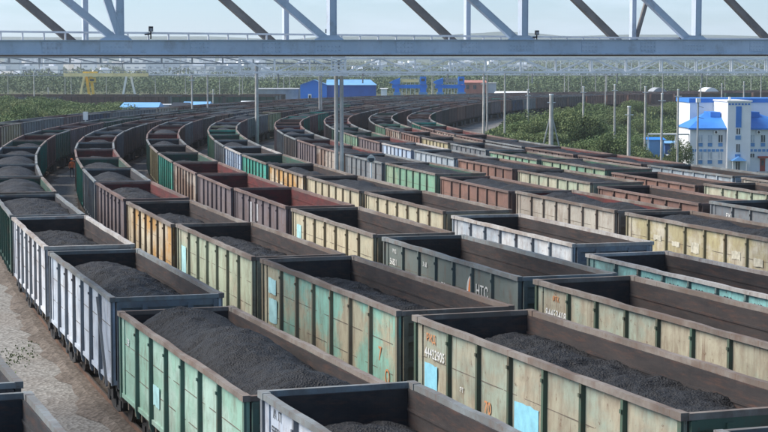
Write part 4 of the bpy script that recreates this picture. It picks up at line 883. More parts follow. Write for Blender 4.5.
# blue hangar: gable part with a longer wing behind to the right
Yh = 590.0; sh = F/Yh
t = shed('blue_hangar', 'bright blue metal hangar with a gable end and a small white door', 'hangar', 300.5, 327, 79.6, 84.6, 102, Yh, 14, M_BLUE, M_BLUER, True,
         [(308.3, 311.6, 93.8, 99.6, M_WHITEP), (309, 310.9, 95.2, 98.6, M_BLUE)])
b = MB(); zr = CZ-(80.4-73)/sh+.3; ze = CZ-(85-73)/sh+.3; x0 = (327-313.75)/sh; x1 = (376-313.75)/sh
b.box(x0, x1, 2, 14, 0, ze); b.build('side_wing', plain('blue_wing_shaded', (.02,.11,.42), .6, 0, .15, .3), t)  # hangar blue darkened, shade of the side away from the sun painted in
b = MB(); b.add([(x0-.3,1.6,ze), (x1+.3,1.6,ze), (x1-2,8,zr+.3), (x0-.3,8,zr+.3), (x0-.3,14.4,ze), (x1+.3,14.4,ze)], [(0,1,2,3), (3,2,5,4), (1,5,2)]); b.build('wing_roof', M_PALEBLUE, t)

LOW = 'low sheds beyond the wagons'
shed('low_shed', 'low shed with a bright light blue roof beside the white legs of the crane', 'shed', 122, 157, 102.6, 107.2, 112, 330, 9, M_BLUER, M_PALEBLUE)
shed('low_shed', 'small white container beside the light blue roofed shed', 'shed', 158, 170, 104, 104.4, 110, 345, 4, M_WHITEW, M_WHITEW)
shed('low_shed', 'low shed with black front slope and blue roof beside a thin white post', 'shed', 183, 208, 101.8, 105.4, 111, 350, 9, M_BLUE, M_PALEBLUE)
shed('dark_tent', 'low black tent roof between the two blue roofed sheds', 'tent', 172, 187, 102.6, 106.6, 110, 340, 8, M_BLACK, M_BLACK)
shed('low_shed', 'pale roofed low shed left of the thick concrete mast', 'shed', 241, 258, 101, 104, 108, 420, 8, M_GREYB, M_WHITEW)
shed('brick_store', 'reddish brick building right of the blue unloading frames', 'building', 463, 486, 80.2, 82.6, 96, 640, 16, M_REDB, M_REDB, door=[(466, 469, 85, 89, M_WINDARK), (473, 476, 85, 89, M_WINDARK)])
shed('small_store', 'small white building beside the reddish brick one', 'building', 484, 496, 82.4, 83, 96, 650, 10, M_WHITEW, M_GREYB)
shed('low_shed', 'long pale roofed shed behind the far wagons right of the concrete mast', 'shed', 497, 529, 91.2, 93.2, 98, 560, 10, M_BLUER, M_WHITEW)
shed('grey_store', 'dark grey block left of the blue hangar', 'building', 257, 298, 88, 89, 100, 600, 18, M_GREYB, M_GREYB)
shed('kiosk', 'small white kiosk right of the blue hangar', 'kiosk', 381, 387, 88, 88.6, 99, 560, 3, M_WHITEW, M_WHITEW)
shed('low_shed', 'low shed with a pale green roof among the bushes', 'shed', 561, 588, 121.3, 123.4, 134, 255, 7, M_TEAL, M_TEAL, base=-8)
shed('blue_shed', 'bright blue metal shed left of the white office', 'shed', 649, 664, 137.5, 139.5, 156, 330, 6, M_BLUER, M_BLUE, base=-8)
shed('blue_shed', 'dark blue long shed with pale roof touching the white office', 'shed', 665, 689, 141, 143, 158, 345, 5, plain('dark_blue', (.05,.12,.30), .6), M_PALEBLUE, base=-8)
for i, (px, lab) in enumerate(((659.5, 'greyish domed heap cover beyond far wagons, the wider left one'), (711, 'greyish domed heap cover beyond far wagons, the flatter right one'))):
    Y = 560; s = F/Y; b = MB(); n = 14; w = 8.5/s; h = 3.5/s+2.5
    vs = [(-w*1.2+2.4*w*i_/n, 0, h*(math.sin(math.pi*i_/n)**.6)) for i_ in range(n+1)]
    vs = vs + [(v[0], 12, v[2]) for v in vs]
    b.add(vs, [(j, j+1, n+2+j, n+1+j) for j in range(n)] + [tuple(range(n+1))[::-1], tuple(range(n+1, 2*n+2))])
    o = b.build('heap_cover', M_WHITEW if i else M_GREYB, None, loc=((px-384)/s, Y, CZ-(91-73)/s-2.5)); tag(o, lab, 'cover')

# overhead white pipe line beside the office
Y = 300; s = F/Y; t = empty('pipe_rack', ((648-384)/s, Y, -8)); b = MB(); w = 41/s; zt = 8+CZ-(134-73)/s
b.tube((0,0,zt), (w,0,zt), .16); b.build('pipe', M_WHITEP, t)
for i in range(4):
    b = MB(); b.tube((w*i/3,0,0), (w*i/3,0,zt), .09); b.build('post', M_WHITEP, t)
tag(t, 'white overhead pipe on posts left of the white office', 'pipe')

# white cars parked by the blue sheds
def suv(px, lab):
    Y = 338; s = F/(Y+1.4); t = empty('parked_car', ((px-384)/s, Y, -8), R(8))
    def sec(b, prof, x):
        pass
    b = MB(); prof = [(0,.35), (0,.95), (.15,1.05), (1.1,1.15), (4.4,1.15), (4.5,.9), (4.5,.35)]
    n = len(prof); b.add([(-.9, y, z) for y, z in prof] + [(.9, y, z) for y, z in prof], [(i, (i+1) % n, n+(i+1) % n, n+i) for i in range(n)] + [tuple(range(n))[::-1], tuple(range(n, 2*n))])
    prof = [(1.1,1.14), (1.7,1.72), (3.9,1.74), (4.35,1.14)]; n = 4
    b.add([(-.78, y, z) for y, z in prof] + [(.78, y, z) for y, z in prof], [(i, (i+1) % n, n+(i+1) % n, n+i) for i in range(n)] + [(3,2,1,0), (4,5,6,7)])
    b.build('body', M_WHITEP, t)
    b = MB(); b.add([(-.7,1.17,1.2), (.7,1.17,1.2), (.66,1.66,1.66), (-.66,1.66,1.66)], [(0,1,2,3)]); b.build('windscreen', M_WINDARK, t)
    b = MB(); b.box(-.45, .45, -.02, 0, .55, .8); b.build('grille', M_BLACK, t)
    for x in (-.68, .68):
        b = MB(); b.box(x-.17, x+.17, -.03, 0, .72, .88); b.build('headlight', M_WINLIGHT, t)
    for x in (-.82, .82):
        for y in (.85, 3.6):
            b = MB(); b.tube((x-.1,y,.34), (x+.1,y,.34), .34, n=14); w_ = b.build('wheel', M_BLACK, t)
            b = MB(); b.tube((x-.11,y,.34), (x+.11,y,.34), .19, n=10); b.build('rim', M_GALV, w_)
    tag(t, lab, 'car', 'white cars parked beside the blue sheds')
suv(660.5, 'white parked car, the left one of the pair by the blue sheds')
suv(669.5, 'white parked car, the right one of the pair by the blue sheds')

# ------------------------------------------------------------------ cranes
def crane_yellow():
    Y = 540.0; s = F/Y; t = empty('gantry_crane', ((100-384)/s, Y, -.3))
    X = lambda px: (px-100)/s
    Z = lambda py: CZ-(py-73)/s+.3
    b = MB(); b.box(X(65), X(148), -.8, -.3, Z(76.6), Z(73.2)); b.box(X(65), X(148), 2.3, 2.8, Z(76.6), Z(73.2)); b.build('bridge_beam', M_CREAM, t)
    for a, bb, m in ((80, 86, M_CREAM), (83.5, 86.5, M_CREAM)):
        pass
    for (x0, x1, y, m) in ((79, 85.5, -.6, M_CREAM), (90, 86, 2.6, M_YEL), (94, 90.5, 2.6, M_YEL), (122, 127.5, -.6, M_WHITEP), (136.5, 130.5, 2.6, M_WHITEP)):
        b = MB(); b.bar((X(x0), y, 0), (X(x1), y, Z(76.4)), .8 if m != M_WHITEP else .6, .6); b.build('leg', m, t)
    b = MB(); b.box(X(90), X(96), -.2, 1.8, Z(82.5), Z(77.5)); c = b.build('cab', M_YEL, t)
    b = MB(); b.box(X(91), X(95), -.25, -.2, Z(81), Z(79)); b.build('window', M_WINDARK, c)
    b = MB(); b.box(X(84), X(98), -.2, 2.2, Z(73.1), Z(71.6)); b.build('trolley', M_YEL, t)
    b = MB()
    for px in range(66, 148, 6): b.bar((X(px), -.7, Z(73.2)), (X(px), -.7, Z(71.3)), .08)
    b.bar((X(66), -.7, Z(71.3)), (X(147), -.7, Z(71.3)), .08); b.build('railing', M_CREAM, t)
    tag(t, 'cream and yellow gantry crane with splayed legs above the left bushes', 'gantry crane')
crane_yellow()
def unloader(px0, px1, lab, ybeam):
    Y = 570.0; s = F/Y; t = empty('unloading_frame', (((px0+px1)/2-384)/s, Y, -.3)); c = (px0+px1)/2
    X = lambda px: (px-c)/s
    Z = lambda py: CZ-(py-73)/s+.3
    for a, w in ((px0+6, 4.4), (px1-4, 6)):
        b = MB()
        b.box(X(a-w/2), X(a+w/2), -1.2, 1.2, 0, Z(86)); tw = b.build('tower_leg', M_BLUE, t)
        b = MB(); b.box(X(a-w/2-1.2), X(a+w/2+1.2), -1.6, 1.6, Z(95.5), Z(92)); b.build('drive_box', M_BLUER, tw)
    b = MB(); b.box(X(px0+1), X(px1), -1.0, 1.0, Z(88.2), Z(84.6)); b.build('cross_beam', M_BLUE, t)
    b = MB(); b.add([(X(px0-2),-1.3,Z(82.5)), (X(px0+4),-1.3,Z(85)), (X(px0+9),-1.3,Z(84)), (X(px0+9),-1.3,Z(77.6)), (X(px0+3),-1.3,Z(80)),
                     (X(px0-2),1.3,Z(82.5)), (X(px0+4),1.3,Z(85)), (X(px0+9),1.3,Z(84)), (X(px0+9),1.3,Z(77.6)), (X(px0+3),1.3,Z(80))],
                    [(0,1,2,3,4), (9,8,7,6,5)] + [(i, (i+1) % 5, 5+(i+1) % 5, 5+i) for i in range(5)]); b.build('hopper', M_BLUE, t)
    b = MB(); b.box(X(px1-7), X(px1-1), -1.4, 1.4, Z(84.4), Z(76.5)); cb = b.build('cab', M_BLUE, t)
    b = MB(); b.box(X(px1-6), X(px1-2.5), -1.46, -1.4, Z(81), Z(78.5)); b.build('window', M_WINDARK, cb)
    b = MB(); b.box(X(px0+10), X(px1-8), -.6, .6, Z(82.2), Z(79.2)); b.build('girder', ybeam, t)
    b = MB()
    for i in range(5):
        xx = X(px0+11+i*(px1-px0-19)/4); b.bar((xx,-.5,0), (xx,-.5,Z(88.2)), .22); b.bar((xx,-.5,Z(84.6)), (xx,-.5,Z(78)), .12)
    b.bar((X(px0+10),-.5,Z(78)), (X(px1-8),-.5,Z(78)), .12); b.build('platform_posts', M_GALV, t)
    tag(t, lab, 'unloading machine', 'blue unloading frames behind the wagon rows')
unloader(391, 427, 'blue steel unloading frame with cream girder, nearer the blue hangar', M_CREAM)
unloader(434, 465, 'blue steel unloading frame with grey girder, nearer the brick building', M_GREYB)

# ------------------------------------------------------------------ catenary portals and masts
def concrete(b, x, y, z0, z1, r0=.22, r1=.15): b.tube((x, y, z0), (x, y, z1), r0, r1, 10)
def beam(b, L, z0, z1, bay, w=.5, t=.07, style=0):
    """lattice beam along local x"""
    n = max(2, round(L/bay))
    for y in (-w/2, w/2):
        for z in (z0, z1): b.bar((0, y, z), (L, y, z), t*1.5)
        for i in range(n+1):
            x = L*i/n; b.bar((x, y, z0), (x, y, z1), t)
            if i < n:
                x2 = L*(i+1)/n; up = (i % 2 == 0) if style else True
                b.bar((x, y, z1 if up else z0), (x2, y, z0 if up else z1), t)
    for i in range(n+1):
        x = L*i/n
        for z in (z0, z1): b.bar((x, -w/2, z), (x, w/2, z), t*.8)
def portal(Y, px0, px1, py0, py1, bay, masts, lab, w=.6, t=.07, style=0, skew=0.0, mat=None):
    s = F/Y; x0, x1 = (px0-384)/s, (px1-384)/s
    root = empty('catenary_portal', (x0, Y, -.3), skew)
    za, zb = CZ-(py1-73)/s+.3, CZ-(py0-73)/s+.3
    b = MB(); beam(b, x1-x0, za, zb, bay, w, t, style); b.build('lattice_beam', mat or M_GALV, root)
    for px, pair in masts:
        x = (px-384)/s-x0
        for dx in ((-.17, .17) if pair == 2 else (0,)):
            b = MB(); concrete(b, x+dx, 0, -8 if pair == 9 else 0, za-.05, .27 if pair == 3 else .15, .22 if pair == 3 else .135); m = b.build('mast', M_CONC, root)
        if pair == 2:
            b = MB()
            for i in range(4):
                z = za-.05+(zb-za)*i/4*1.0
                b.bar((x-.4, -.35, z), (x+.4, -.35, z+(zb-za)/4), .07); b.bar((x+.4, -.35, z), (x-.4, -.35, z+(zb-za)/4), .07)
            b.bar((x-.45,-.35,za-.2), (x-.45,-.35,zb+.4), .09); b.bar((x+.45,-.35,za-.2), (x+.45,-.35,zb+.4), .09)
            b.bar((x-.6,-.3,za-.15), (x+.6,-.3,za-.15), .2, .14); b.build('bracket', M_GALV, root)
    # insulators hanging from the beam
    if Y < 270:
        for i in range(int((x1-x0)/5.5)):
            x = 2.5+i*5.5; b = MB(); b.tube((x, 0, za), (x, 0, za-.7), .05, n=6); b.build('insulator', M_GREYB, root)
    tag(root, lab, 'catenary portal', 'catenary portals across the tracks'); return root
portal(114, 240, 800, 58.5, 72.5, 2.35, [(339, 2), (790, 1)], 'long lattice portal on the thick twin concrete mast in the middle', .7, .085, 1)
portal(232, -20, 345, 57.6, 63.5, 4.0, [(257, 3), (-14, 1)], 'lattice portal resting on the mast left of the blue hangar', .8, .12, mat=M_GREYB)
portal(300, 150, 520, 66, 74.5, 3.2, [(320.5, 2), (208, 1), (487, 9)], 'portal on the twin mast in front of the blue hangar', .8, .09, 1)
portal(262, 430, 800, 60, 71.5, 3.4, [(504.5, 9), (483.5, 9)], 'portal over the two pale masts at the edge of the bushes', .8, .09, 1)
portal(560, 380, 640, 69, 75, 5, [(432.5, 2), (528, 1), (564, 1), (595, 1), (606, 1)], 'distant portal on the white mast between the blue unloading frames', 1, .13)
portal(640, 560, 800, 69.5, 75, 5, [(568, 1), (581, 1), (640, 1), (652, 1), (688, 1), (706, 1), (724, 1), (750, 1)], 'distant portal in front of the dark woods on the right', 1, .14, 1)
portal(700, 0, 260, 70, 75.5, 5, [(9, 1), (35, 1), (66, 1), (72, 1), (107, 1), (156, 1), (186, 1), (220, 1), (243, 1)], 'distant portal in front of the city on the left', 1, .18, mat=M_GREYB)
portal(620, 190, 400, 71, 76, 5, [(192, 1), (240, 1), (278, 1), (284, 1), (290, 1), (372, 1)], 'distant portal behind the roof of the blue hangar', 1, .13, 1)
portal(430, 560, 800, 62, 70, 3.4, [(605, 1), (662, 1), (760, 1)], 'portal above the far wagons at the right edge', .8, .11, 1)

def mast(px, pyt, pyb, Y, lab, r=.17, base=None, lamp=None, braces=False, name='concrete_mast', mat=None):
    s = F/Y; zt = CZ-(pyt-73)/s; zb = base if base is not None else CZ-(pyb-73)/s
    t = empty(name, ((px-384)/s, Y, zb)); b = MB(); concrete(b, 0, 0, 0, zt-zb, r*1.25, r); b.build('mast', mat or M_CONC, t)
    b = MB(); b.bar((-.5, -.1, zt-zb-.9), (.5, -.1, zt-zb-.9), .09); b.tube((0,0,zt-zb-.02), (0,0,zt-zb+.15), r*1.15, n=8); b.build('cap', M_GALV, t)
    if braces:
        for dx in (-1, 1):
            b = MB(); b.bar((dx*1.25, 0, 0), (dx*.12, 0, (zt-zb)*.66), .15); b.build('brace', mat or M_CONC, t)
    tag(t, lab, 'mast', 'free standing concrete masts'); return t
mast(551, 95, 150, 215, 'pale braced mast standing among the bushes, widest at its foot', .24, -.5, braces=True)
mast(527.7, 90, 116, 300, 'short pale mast before the wagons, left of the braced mast', .16, -8)
mast(583, 87, 113, 300, 'thin pale mast just right of the braced mast', .16, -8)
mast(614.3, 85, 111, 300, 'thin pale mast left of the stout low one', .16, -8)
mast(628.8, 107, 156, 210, 'stout low pale mast rising from the bushes', .20, -8)
mast(644.8, 87, 112, 300, 'thin mast just right of the stout low one', .16, -8)
mast(661.5, 94, 145, 240, 'tall thin mast above the blue shed', .15, -8)
mast(677.5, 90, 135, 260, 'second tall thin mast above the blue shed, nearer the office', .14, -8)
mast(700, 84, 99, 420, 'thin mast behind the office roof, leftmost of three', .16, -8)
mast(721, 84, 99, 420, 'thin mast behind the office roof, middle one', .16, -8)
mast(743, 82, 99, 420, 'thin mast behind the office roof, right one', .16, -8)
mast(192.5, 75, 109, 300, 'thin white mast in front of the black tent', .13, -.3)
mast(213.5, 90, 106, 430, 'short thin white mast right of the blue roofed sheds', .13, -.3)
mast(49, 88, 98, 520, 'short thin mast left of the yellow crane', .14, -.3)
mast(35, 72, 98, 470, 'thin dark headed mast at the far left', .14, -.3)
mast(483.5, 78, 134, 270, 'pale mast, left one of three at the tip of the bushes', .17, -.3)

# small lamp standing between the wagons and a white signal post
Y = 106; s = F/Y; t = empty('yard_lamp', ((371-384)/s, Y, -.3)); zt = CZ-(158.5-73)/s+.3
b = MB(); b.tube((0,0,0), (0,0,zt), .07, .05); b.build('post', M_WHITEP, t)
b = MB(); b.tube((0,-.25,zt), (0,.05,zt+.12), .26, .12, 12); b.tube((0,.05,zt+.12), (0,.3,zt+.1), .12, .05, 12); h_ = b.build('lamp_head', M_WHITEP, t)
b = MB(); b.tube((.02,-.27,zt), (.02,-.25,zt), .17, .19, 12); b.build('glass', M_WINDARK, h_)
tag(t, 'small white round headed lamp between the wagon rows near the twin mast', 'lamp post')
Y = 236; s = F/Y; t = empty('signal_post', ((86-384)/s, Y, -.3)); zt = CZ-(113-73)/s+.3
b = MB(); b.tube((0,0,0), (0,0,zt), .13, .1); b.build('post', M_WHITEP, t); b = MB(); b.box(-.3,.3,-.2,.1,zt-.9,zt+.2); b.build('signal_head', M_WHITEP, t)
tag(t, 'white signal post at the end of the left bushes', 'signal')

# ------------------------------------------------------------------ the grey bridge truss that crosses the top of the view
A0 = Vector((-4.72, 53.0)); B0 = Vector((7.58, 58.7)); DB = (B0-A0).normalized(); NB = Vector((-DB.y, DB.x))
def bpt(px, off=0.0):
    """distance along the bridge line whose plan point is seen at px"""
    # (A+t*D+off*N).x = k*(y)
    k = (px-384)/F; P = A0+NB*off
    return (k*P.y-P.x)/(DB.x-k*DB.y)
br = empty('steel_truss_bridge', (A0.x, A0.y, 0), math.atan2(DB.y, DB.x))
def zat(t, py0, py1):       # height at distance t: py0 at the left edge, py1 at the right edge of the photo
    y = A0.y+DB.y*t; px = 384+F*(A0.x+DB.x*t)/y; py = py0+(py1-py0)*px/768
    return CZ+(73-py)/F*y
t0, t1 = -22.0, 32.0
ts = [t0+(t1-t0)*i/18 for i in range(19)]
def strand(name, o0, o1, pa, pb, mat):
    za0, za1 = zat(0, *pa), zat(20, *pa); zb0, zb1 = zat(0, *pb), zat(20, *pb)
    f0 = lambda t: za0+(za1-za0)*t/20; f1 = lambda t: zb0+(zb1-zb0)*t/20
    b = MB(); b.add([(t0,o0,f0(t0)), (t1,o0,f0(t1)), (t1,o0,f1(t1)), (t0,o0,f1(t0)), (t0,o1,f0(t0)), (t1,o1,f0(t1)), (t1,o1,f1(t1)), (t0,o1,f1(t0))],
                    [(0,1,2,3), (7,6,5,4), (0,4,5,1), (3,2,6,7), (0,3,7,4), (1,5,6,2)])
    return b.build(name, mat, br)
ZT = 5.2
strand('bottom_chord', 0, .30, (40.9, 40.2), (53.6, 53.2), M_BRIDGE)
strand('lower_flange', -.10, .40, (53.6, 53.2), (55.0, 54.6), M_BRIDGE)
strand('upper_flange', -.06, .36, (40.2, 39.5), (40.9, 40.2), M_BRIDGE)
strand('rear_chord', 3.9, 4.2, (43.5, 43), (55.6, 55.2), M_BRIDGE)
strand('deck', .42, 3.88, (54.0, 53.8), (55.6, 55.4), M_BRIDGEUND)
zc = zat(0, 41, 40.5)
def member(name, ta, za, tb, zb_, off, w, d, mat):
    b = MB()
    b.bar((ta, off, za), (tb, off, zb_), w, d, up=(0, 1, 0)) if False else b.bar((ta, off, za), (tb, off, zb_), d if abs(ta-tb) < .01 else d, w)
    return b.build(name, mat, br)
def plate(name, ta, za, tb, zb_, off, w, depth, mat):
    """flat sided member in the truss plane: width w in the plane, depth across it"""
    a = Vector((ta, za)); c = Vector((tb, zb_)); d = (c-a).normalized(); n = Vector((-d.y, d.x))*w/2
    q = [a-n, c-n, c+n, a+n]; b = MB()
    b.add([(p.x, off, p.y) for p in q] + [(p.x, off+depth, p.y) for p in q], [(0,1,2,3), (7,6,5,4), (0,4,5,1), (1,5,6,2), (2,6,7,3), (3,7,4,0)])
    b.add([(p.x*.0+p.x, off-.02, p.y) for p in (a-n*1.0, c-n*1.0, c-n*.8, a-n*.8)], [(0,1,2,3)])
    return b.build(name, mat, br)
PAN = (bpt(697)-bpt(122))/3
for i in range(-1, 5):
    t = bpt(122)+PAN*i
    plate('front_post', t, zc-.02, t, zc+ZT, .02, .225, .26, M_BRIDGE)
    plate('front_diagonal', t-.10, zc-.02, t-PAN, zc+ZT, .05, .21, .18, M_BRIDGE)
def bolts(b, x0, x1, z0, z1, y, st=.14):
    x = x0
    while x <= x1+1e-6:
        z = z0
        while z <= z1+1e-6:
            b.tube((x, y, z), (x, y-.018, z), .020, n=6); z += st
        x += st
for i in range(-1, 5):
    t = bpt(122)+PAN*i; zz = zat(t, 41, 40.5)
    b = MB(); b.add([(t-.62,-.005,zz-.36), (t+.34,-.005,zz-.36), (t+.34,-.005,zz+.04), (t+.17,-.005,zz+.16), (t-.34,-.005,zz+.16), (t-.62,-.005,zz+.04)], [(0,1,2,3,4,5)])
    b.add([(t-.62,.03,zz-.36), (t+.34,.03,zz-.36), (t+.34,.03,zz+.04), (t+.17,.03,zz+.16), (t-.34,.03,zz+.16), (t-.62,.03,zz+.04)], [(5,4,3,2,1,0)])
    bolts(b, t-.52, t+.26, zz-.30, zz-.12, -.005, .12); b.build('gusset_plate', M_BRIDGE, br)
    for q in (.36, .70):
        tt_ = t+PAN*q; z2 = zat(tt_, 41, 40.5)
        b = MB(); b.box(tt_-.30, tt_+.30, -.012, 0, z2-.38, z2-.04); bolts(b, tt_-.25, tt_+.25, z2-.33, z2-.08, -.012, .125); b.build('splice_plate', M_BRIDGE, br)
t = bpt(122); plate('gusset_strut', t-.02, zc+.1, t-1.05, zc+3.2, .03, .22, .1, M_BRIDGE)
for i in range(-1, 5):
    t = bpt(87, 4.0)+(bpt(632, 4.0)-bpt(87, 4.0))/3*i
    plate('rear_post', t, zc-.1, t, zc+ZT, 3.95, .16, .2, M_BRIDGE)
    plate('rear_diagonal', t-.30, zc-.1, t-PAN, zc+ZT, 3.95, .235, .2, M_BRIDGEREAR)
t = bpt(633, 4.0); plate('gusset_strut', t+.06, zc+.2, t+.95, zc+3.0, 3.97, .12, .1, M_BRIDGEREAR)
strand('top_chord', 0, .3, (-120, -110), (-107, -97), M_BRIDGE)
strand('rear_top_chord', 3.9, 4.2, (-110, -100), (-98, -88), M_BRIDGE)
b = MB(); zr0 = zat(0, 34.8, 34.8)+.09; n = 0
tt = t0
while tt < t1:
    b.bar((tt, 3.0, zc-.35), (tt, 3.0, zr0), .045); tt += .66
b.bar((t0, 3.0, zr0), (t1, 3.0, zr0), .06)
b.build('railing', M_GALV, br)
tag(br, 'large grey painted steel truss bridge crossing the whole top of the view', 'bridge')
def flood(px, py, lab, kind):
    t = bpt(px, 2.9); p = A0+DB*t+NB*2.9; z = CZ+(73-py)/F*p.y
    r = empty('floodlight', (p.x, p.y, z), .4*kind); r.scale = (.7, .7, .7); b = MB()
    b.tube((0,0,-.35), (0,0,.0), .03, n=6); b.build('stem', M_BLACK, r)
    b = MB(); b.box(-.09, .09, -.08, .05, -.02, .16+.05*kind); h_ = b.build('lamp_head', M_BLACK, r)
    b = MB(); b.box(-.07, .07, -.085, -.081, 0, .14); b.build('glass', M_GREYB, h_)
    if kind:
        b = MB(); b.bar((-.28, 0, -.16), (.0, 0, -.12), .06); b.build('arm', M_BLACK, r)
    tag(r, lab, 'floodlight', 'floodlights on the bridge railing')
flood(152, 31.5, 'black floodlight on the railing right of the leftmost wide post', 1)
flood(327.5, 33, 'small black floodlight just left of the second wide post', 0)
flood(536, 35, 'small black floodlight just right of the third wide post', 1)
flood(679.5, 38, 'tiny pale grey floodlight left of the rightmost wide post', 0)

# ------------------------------------------------------------------ worker between the rows
def worker():
    Y = 166.0; s = F/Y; t = empty('person', ((71.5-384)/s, Y, -.28), R(20)); t.scale = (1.0, 1.0, 1.0)
    J = [(0,0,.95), (0,0,1.15), (0,0,1.38), (0,0,1.50), (0,-.01,1.62), (0,-.01,1.74),
         (-.20,0,1.40), (-.27,.03,1.14), (-.26,-.10,.92), (.20,0,1.40), (.28,.02,1.14), (.24,-.14,.96),
         (-.10,0,.88), (-.12,.02,.50), (-.13,.04,.08), (-.13,-.12,.04), (.10,0,.88), (.13,-.04,.50), (.14,-.02,.08), (.14,-.18,.04),
         (-.25,-.17,.84), (.21,-.21,.88)]
    E = [(0,1),(1,2),(2,3),(3,4),(4,5),(2,6),(6,7),(7,8),(2,9),(9,10),(10,11),(0,12),(12,13),(13,14),(14,15),(0,16),(16,17),(17,18),(18,19),(8,20),(11,21)]
    Rr = [.15,.14,.17,.06,.10,.07,.08,.055,.04,.08,.055,.04,.10,.07,.05,.045,.10,.07,.05,.045,.03,.03]
    me = bpy.data.meshes.new('body'); me.from_pydata(J, E, []); o = bpy.data.objects.new('body', me); COL.objects.link(o)
    md = o.modifiers.new('skin', 'SKIN')
    for v, r in zip(me.skin_vertices[0].data, Rr): v.radius = (r, r*.8)
    me.skin_vertices[0].data[0].use_root = True
    sb = o.modifiers.new('sub', 'SUBSURF'); sb.levels = 2; sb.render_levels = 2
    bpy.context.view_layer.update()
    m2 = bpy.data.meshes.new_from_object(o.evaluated_get(bpy.context.evaluated_depsgraph_get())); bpy.data.objects.remove(o)
    skin = plain('skin', (.45,.27,.2), .6, 0, .05, 5); org = plain('orange_jacket', (.85,.22,.08), .8, 0, .1, 6); dk = plain('dark_trousers', (.03,.035,.05), .9, 0, .2, 6)
    m2.materials.clear()
    for m in (skin, org, dk): m2.materials.append(m)
    for p in m2.polygons:
        z = p.center.z; p.material_index = 2 if z < .93 and abs(p.center.x) < .2 else 1 if z < 1.50 and z > .93 or (z > .88 and abs(p.center.x) > .2) else 0
        p.use_smooth = True
    put('body', m2, t)
    b = MB()
    for k_ in range(4):
        a0, a1 = k_*.35, (k_+1)*.35; b.tube((0,0,1.70+.13*math.sin(a0)), (0,0,1.70+.13*math.sin(a1)), .13*math.cos(a0)+.005, .13*math.cos(a1)+.004, 12, cap=k_ == 3)
    b.tube((0,-.02,1.695), (0,-.02,1.705), .16, .15, 12); b.build('helmet', org, t)
    tag(t, 'worker in an orange jacket and helmet standing between the curved rows', 'person')
worker()

# ------------------------------------------------------------------ vegetation
GREENS = [(.085,.14,.048), (.135,.19,.072), (.18,.205,.09), (.06,.105,.042)]
M_LEAF = leafmat('shrub_leaves', GREENS)
M_LEAF2 = leafmat('woodland_leaves', [(.085,.135,.065), (.105,.15,.075), (.115,.15,.08), (.07,.115,.06)])
def crown_mesh(seed, n=900, leaf=.28, flat=1.0):
    r = random.Random(seed); b = MB()
    lobes = [(Vector((r.uniform(-.55,.55), r.uniform(-.55,.55), r.uniform(.25,.8))), r.uniform(.28,.5)) for _ in range(9)]
    for _ in range(n):
        c, rad = r.choice(lobes); d = Vector((r.gauss(0,1), r.gauss(0,1), r.gauss(0,1))).normalized()*rad*r.uniform(.55, 1.08)
        p = c+d; p.z = max(.02, p.z*flat); q = Vector((r.gauss(0,1), r.gauss(0,1), r.gauss(.4,1))).normalized()
        x = q.orthogonal().normalized(); y = q.cross(x); l = leaf*r.uniform(.5, 1.15)/2/2.6
        b.add([p-x*l-y*l*.7, p+x*l-y*l*.5, p+x*l*.8+y*l, p-x*l*.6+y*l*.8], [(0,1,2,3)])
    return b.mesh('crown')
CROWNS = [crown_mesh(i, 6500, .14) for i in range(5)]
for c in CROWNS: c.materials.append(M_LEAF)
tb = MB()
for i in range(5):
    a = i*1.3; tb.tube((0,0,0), (.3*math.cos(a), .3*math.sin(a), .6), .035, .012, 5)
TRUNK = tb.mesh('trunk'); TRUNK.materials.append(M_TRUNK)
rv = random.Random(5)
SHR = []
def shrub(x, y, w, h, label, group, name='shrub'):
    z = gz(x, y)
    t = empty(name, (x, y, z-.05), rv.uniform(0, 6)); t.scale = (w, w, h)
    put('trunk', TRUNK, t); put('crown', CROWNS[rv.randrange(5)], t)
    tag(t, label, 'bush', group); SHR.append(t)
POSTS = [(505, 'the three pale masts'), (528, 'the short pale mast'), (551, 'the braced mast'), (583, 'the thin mast'), (629, 'the stout low mast'), (661, 'the blue shed'), (700, 'the white office')]
def bushlabel(x, y, w, h):
    px = 384+F*x/y; q, nm = min(POSTS, key=lambda p: abs(p[0]-px))
    rel = 'just left of' if px < q-6 else 'just right of' if px > q+6 else 'in line with'
    dep = 'nearest the wagons' if y < 190 else 'in the middle depth' if y < 260 else 'toward the back' if y < 340 else 'by the far wagons'
    return '%s %s bush %s %s, %s' % ('tall' if h > 4 else 'low', 'broad' if w > 3.4 else 'narrow', rel, nm, dep)
# bushes in the hollow inside the bend
n = 0; tries = 0
while n < 150 and tries < 6000:
    tries += 1
    y = rv.uniform(135, 470); x = rv.uniform(10, y*.2195+12)
    d = side8(x, y)
    if d < (22 if y < 235 else 13) or d > 90: continue
    if (384+F*x/y > 640 and y < 330) or (384+F*x/y > 600 and y < 215): continue
    if y > 150 and 50-4 < x and 276 < y < 350: continue
    if x > 46 and y > 240 and y < 350: continue
    px, py = proj0 = (384+F*x/y, 0)
    w = rv.uniform(2.2, 4.6); h = rv.uniform(2.4, 4.8)*(.7 if d < 32 else 1)
    if any((t.location.x-x)**2+(t.location.y-y)**2 < 5.0 for t in SHR): continue
    shrub(x, y, w, h, bushlabel(x, y, w, h), 'bushes in the hollow inside the bend'); n += 1
for px, y, w, h, lab in ((681, 300, 2.4, 5.5, 'dark rounded bush touching the left wall of the white office'),):
    shrub((px-384)/F*y, y, w, h, lab, None)
for px in (558, 565, 573, 581, 590):
    shrub((px-384)/F*(246+px%4), 246+px%4, 3.4, 4.6, '%s bush in front of the low shed with the pale green roof' % {558:'leftmost', 565:'second from left', 573:'middle', 581:'second from right', 590:'rightmost'}[px], 'bushes in front of the pale green roof')
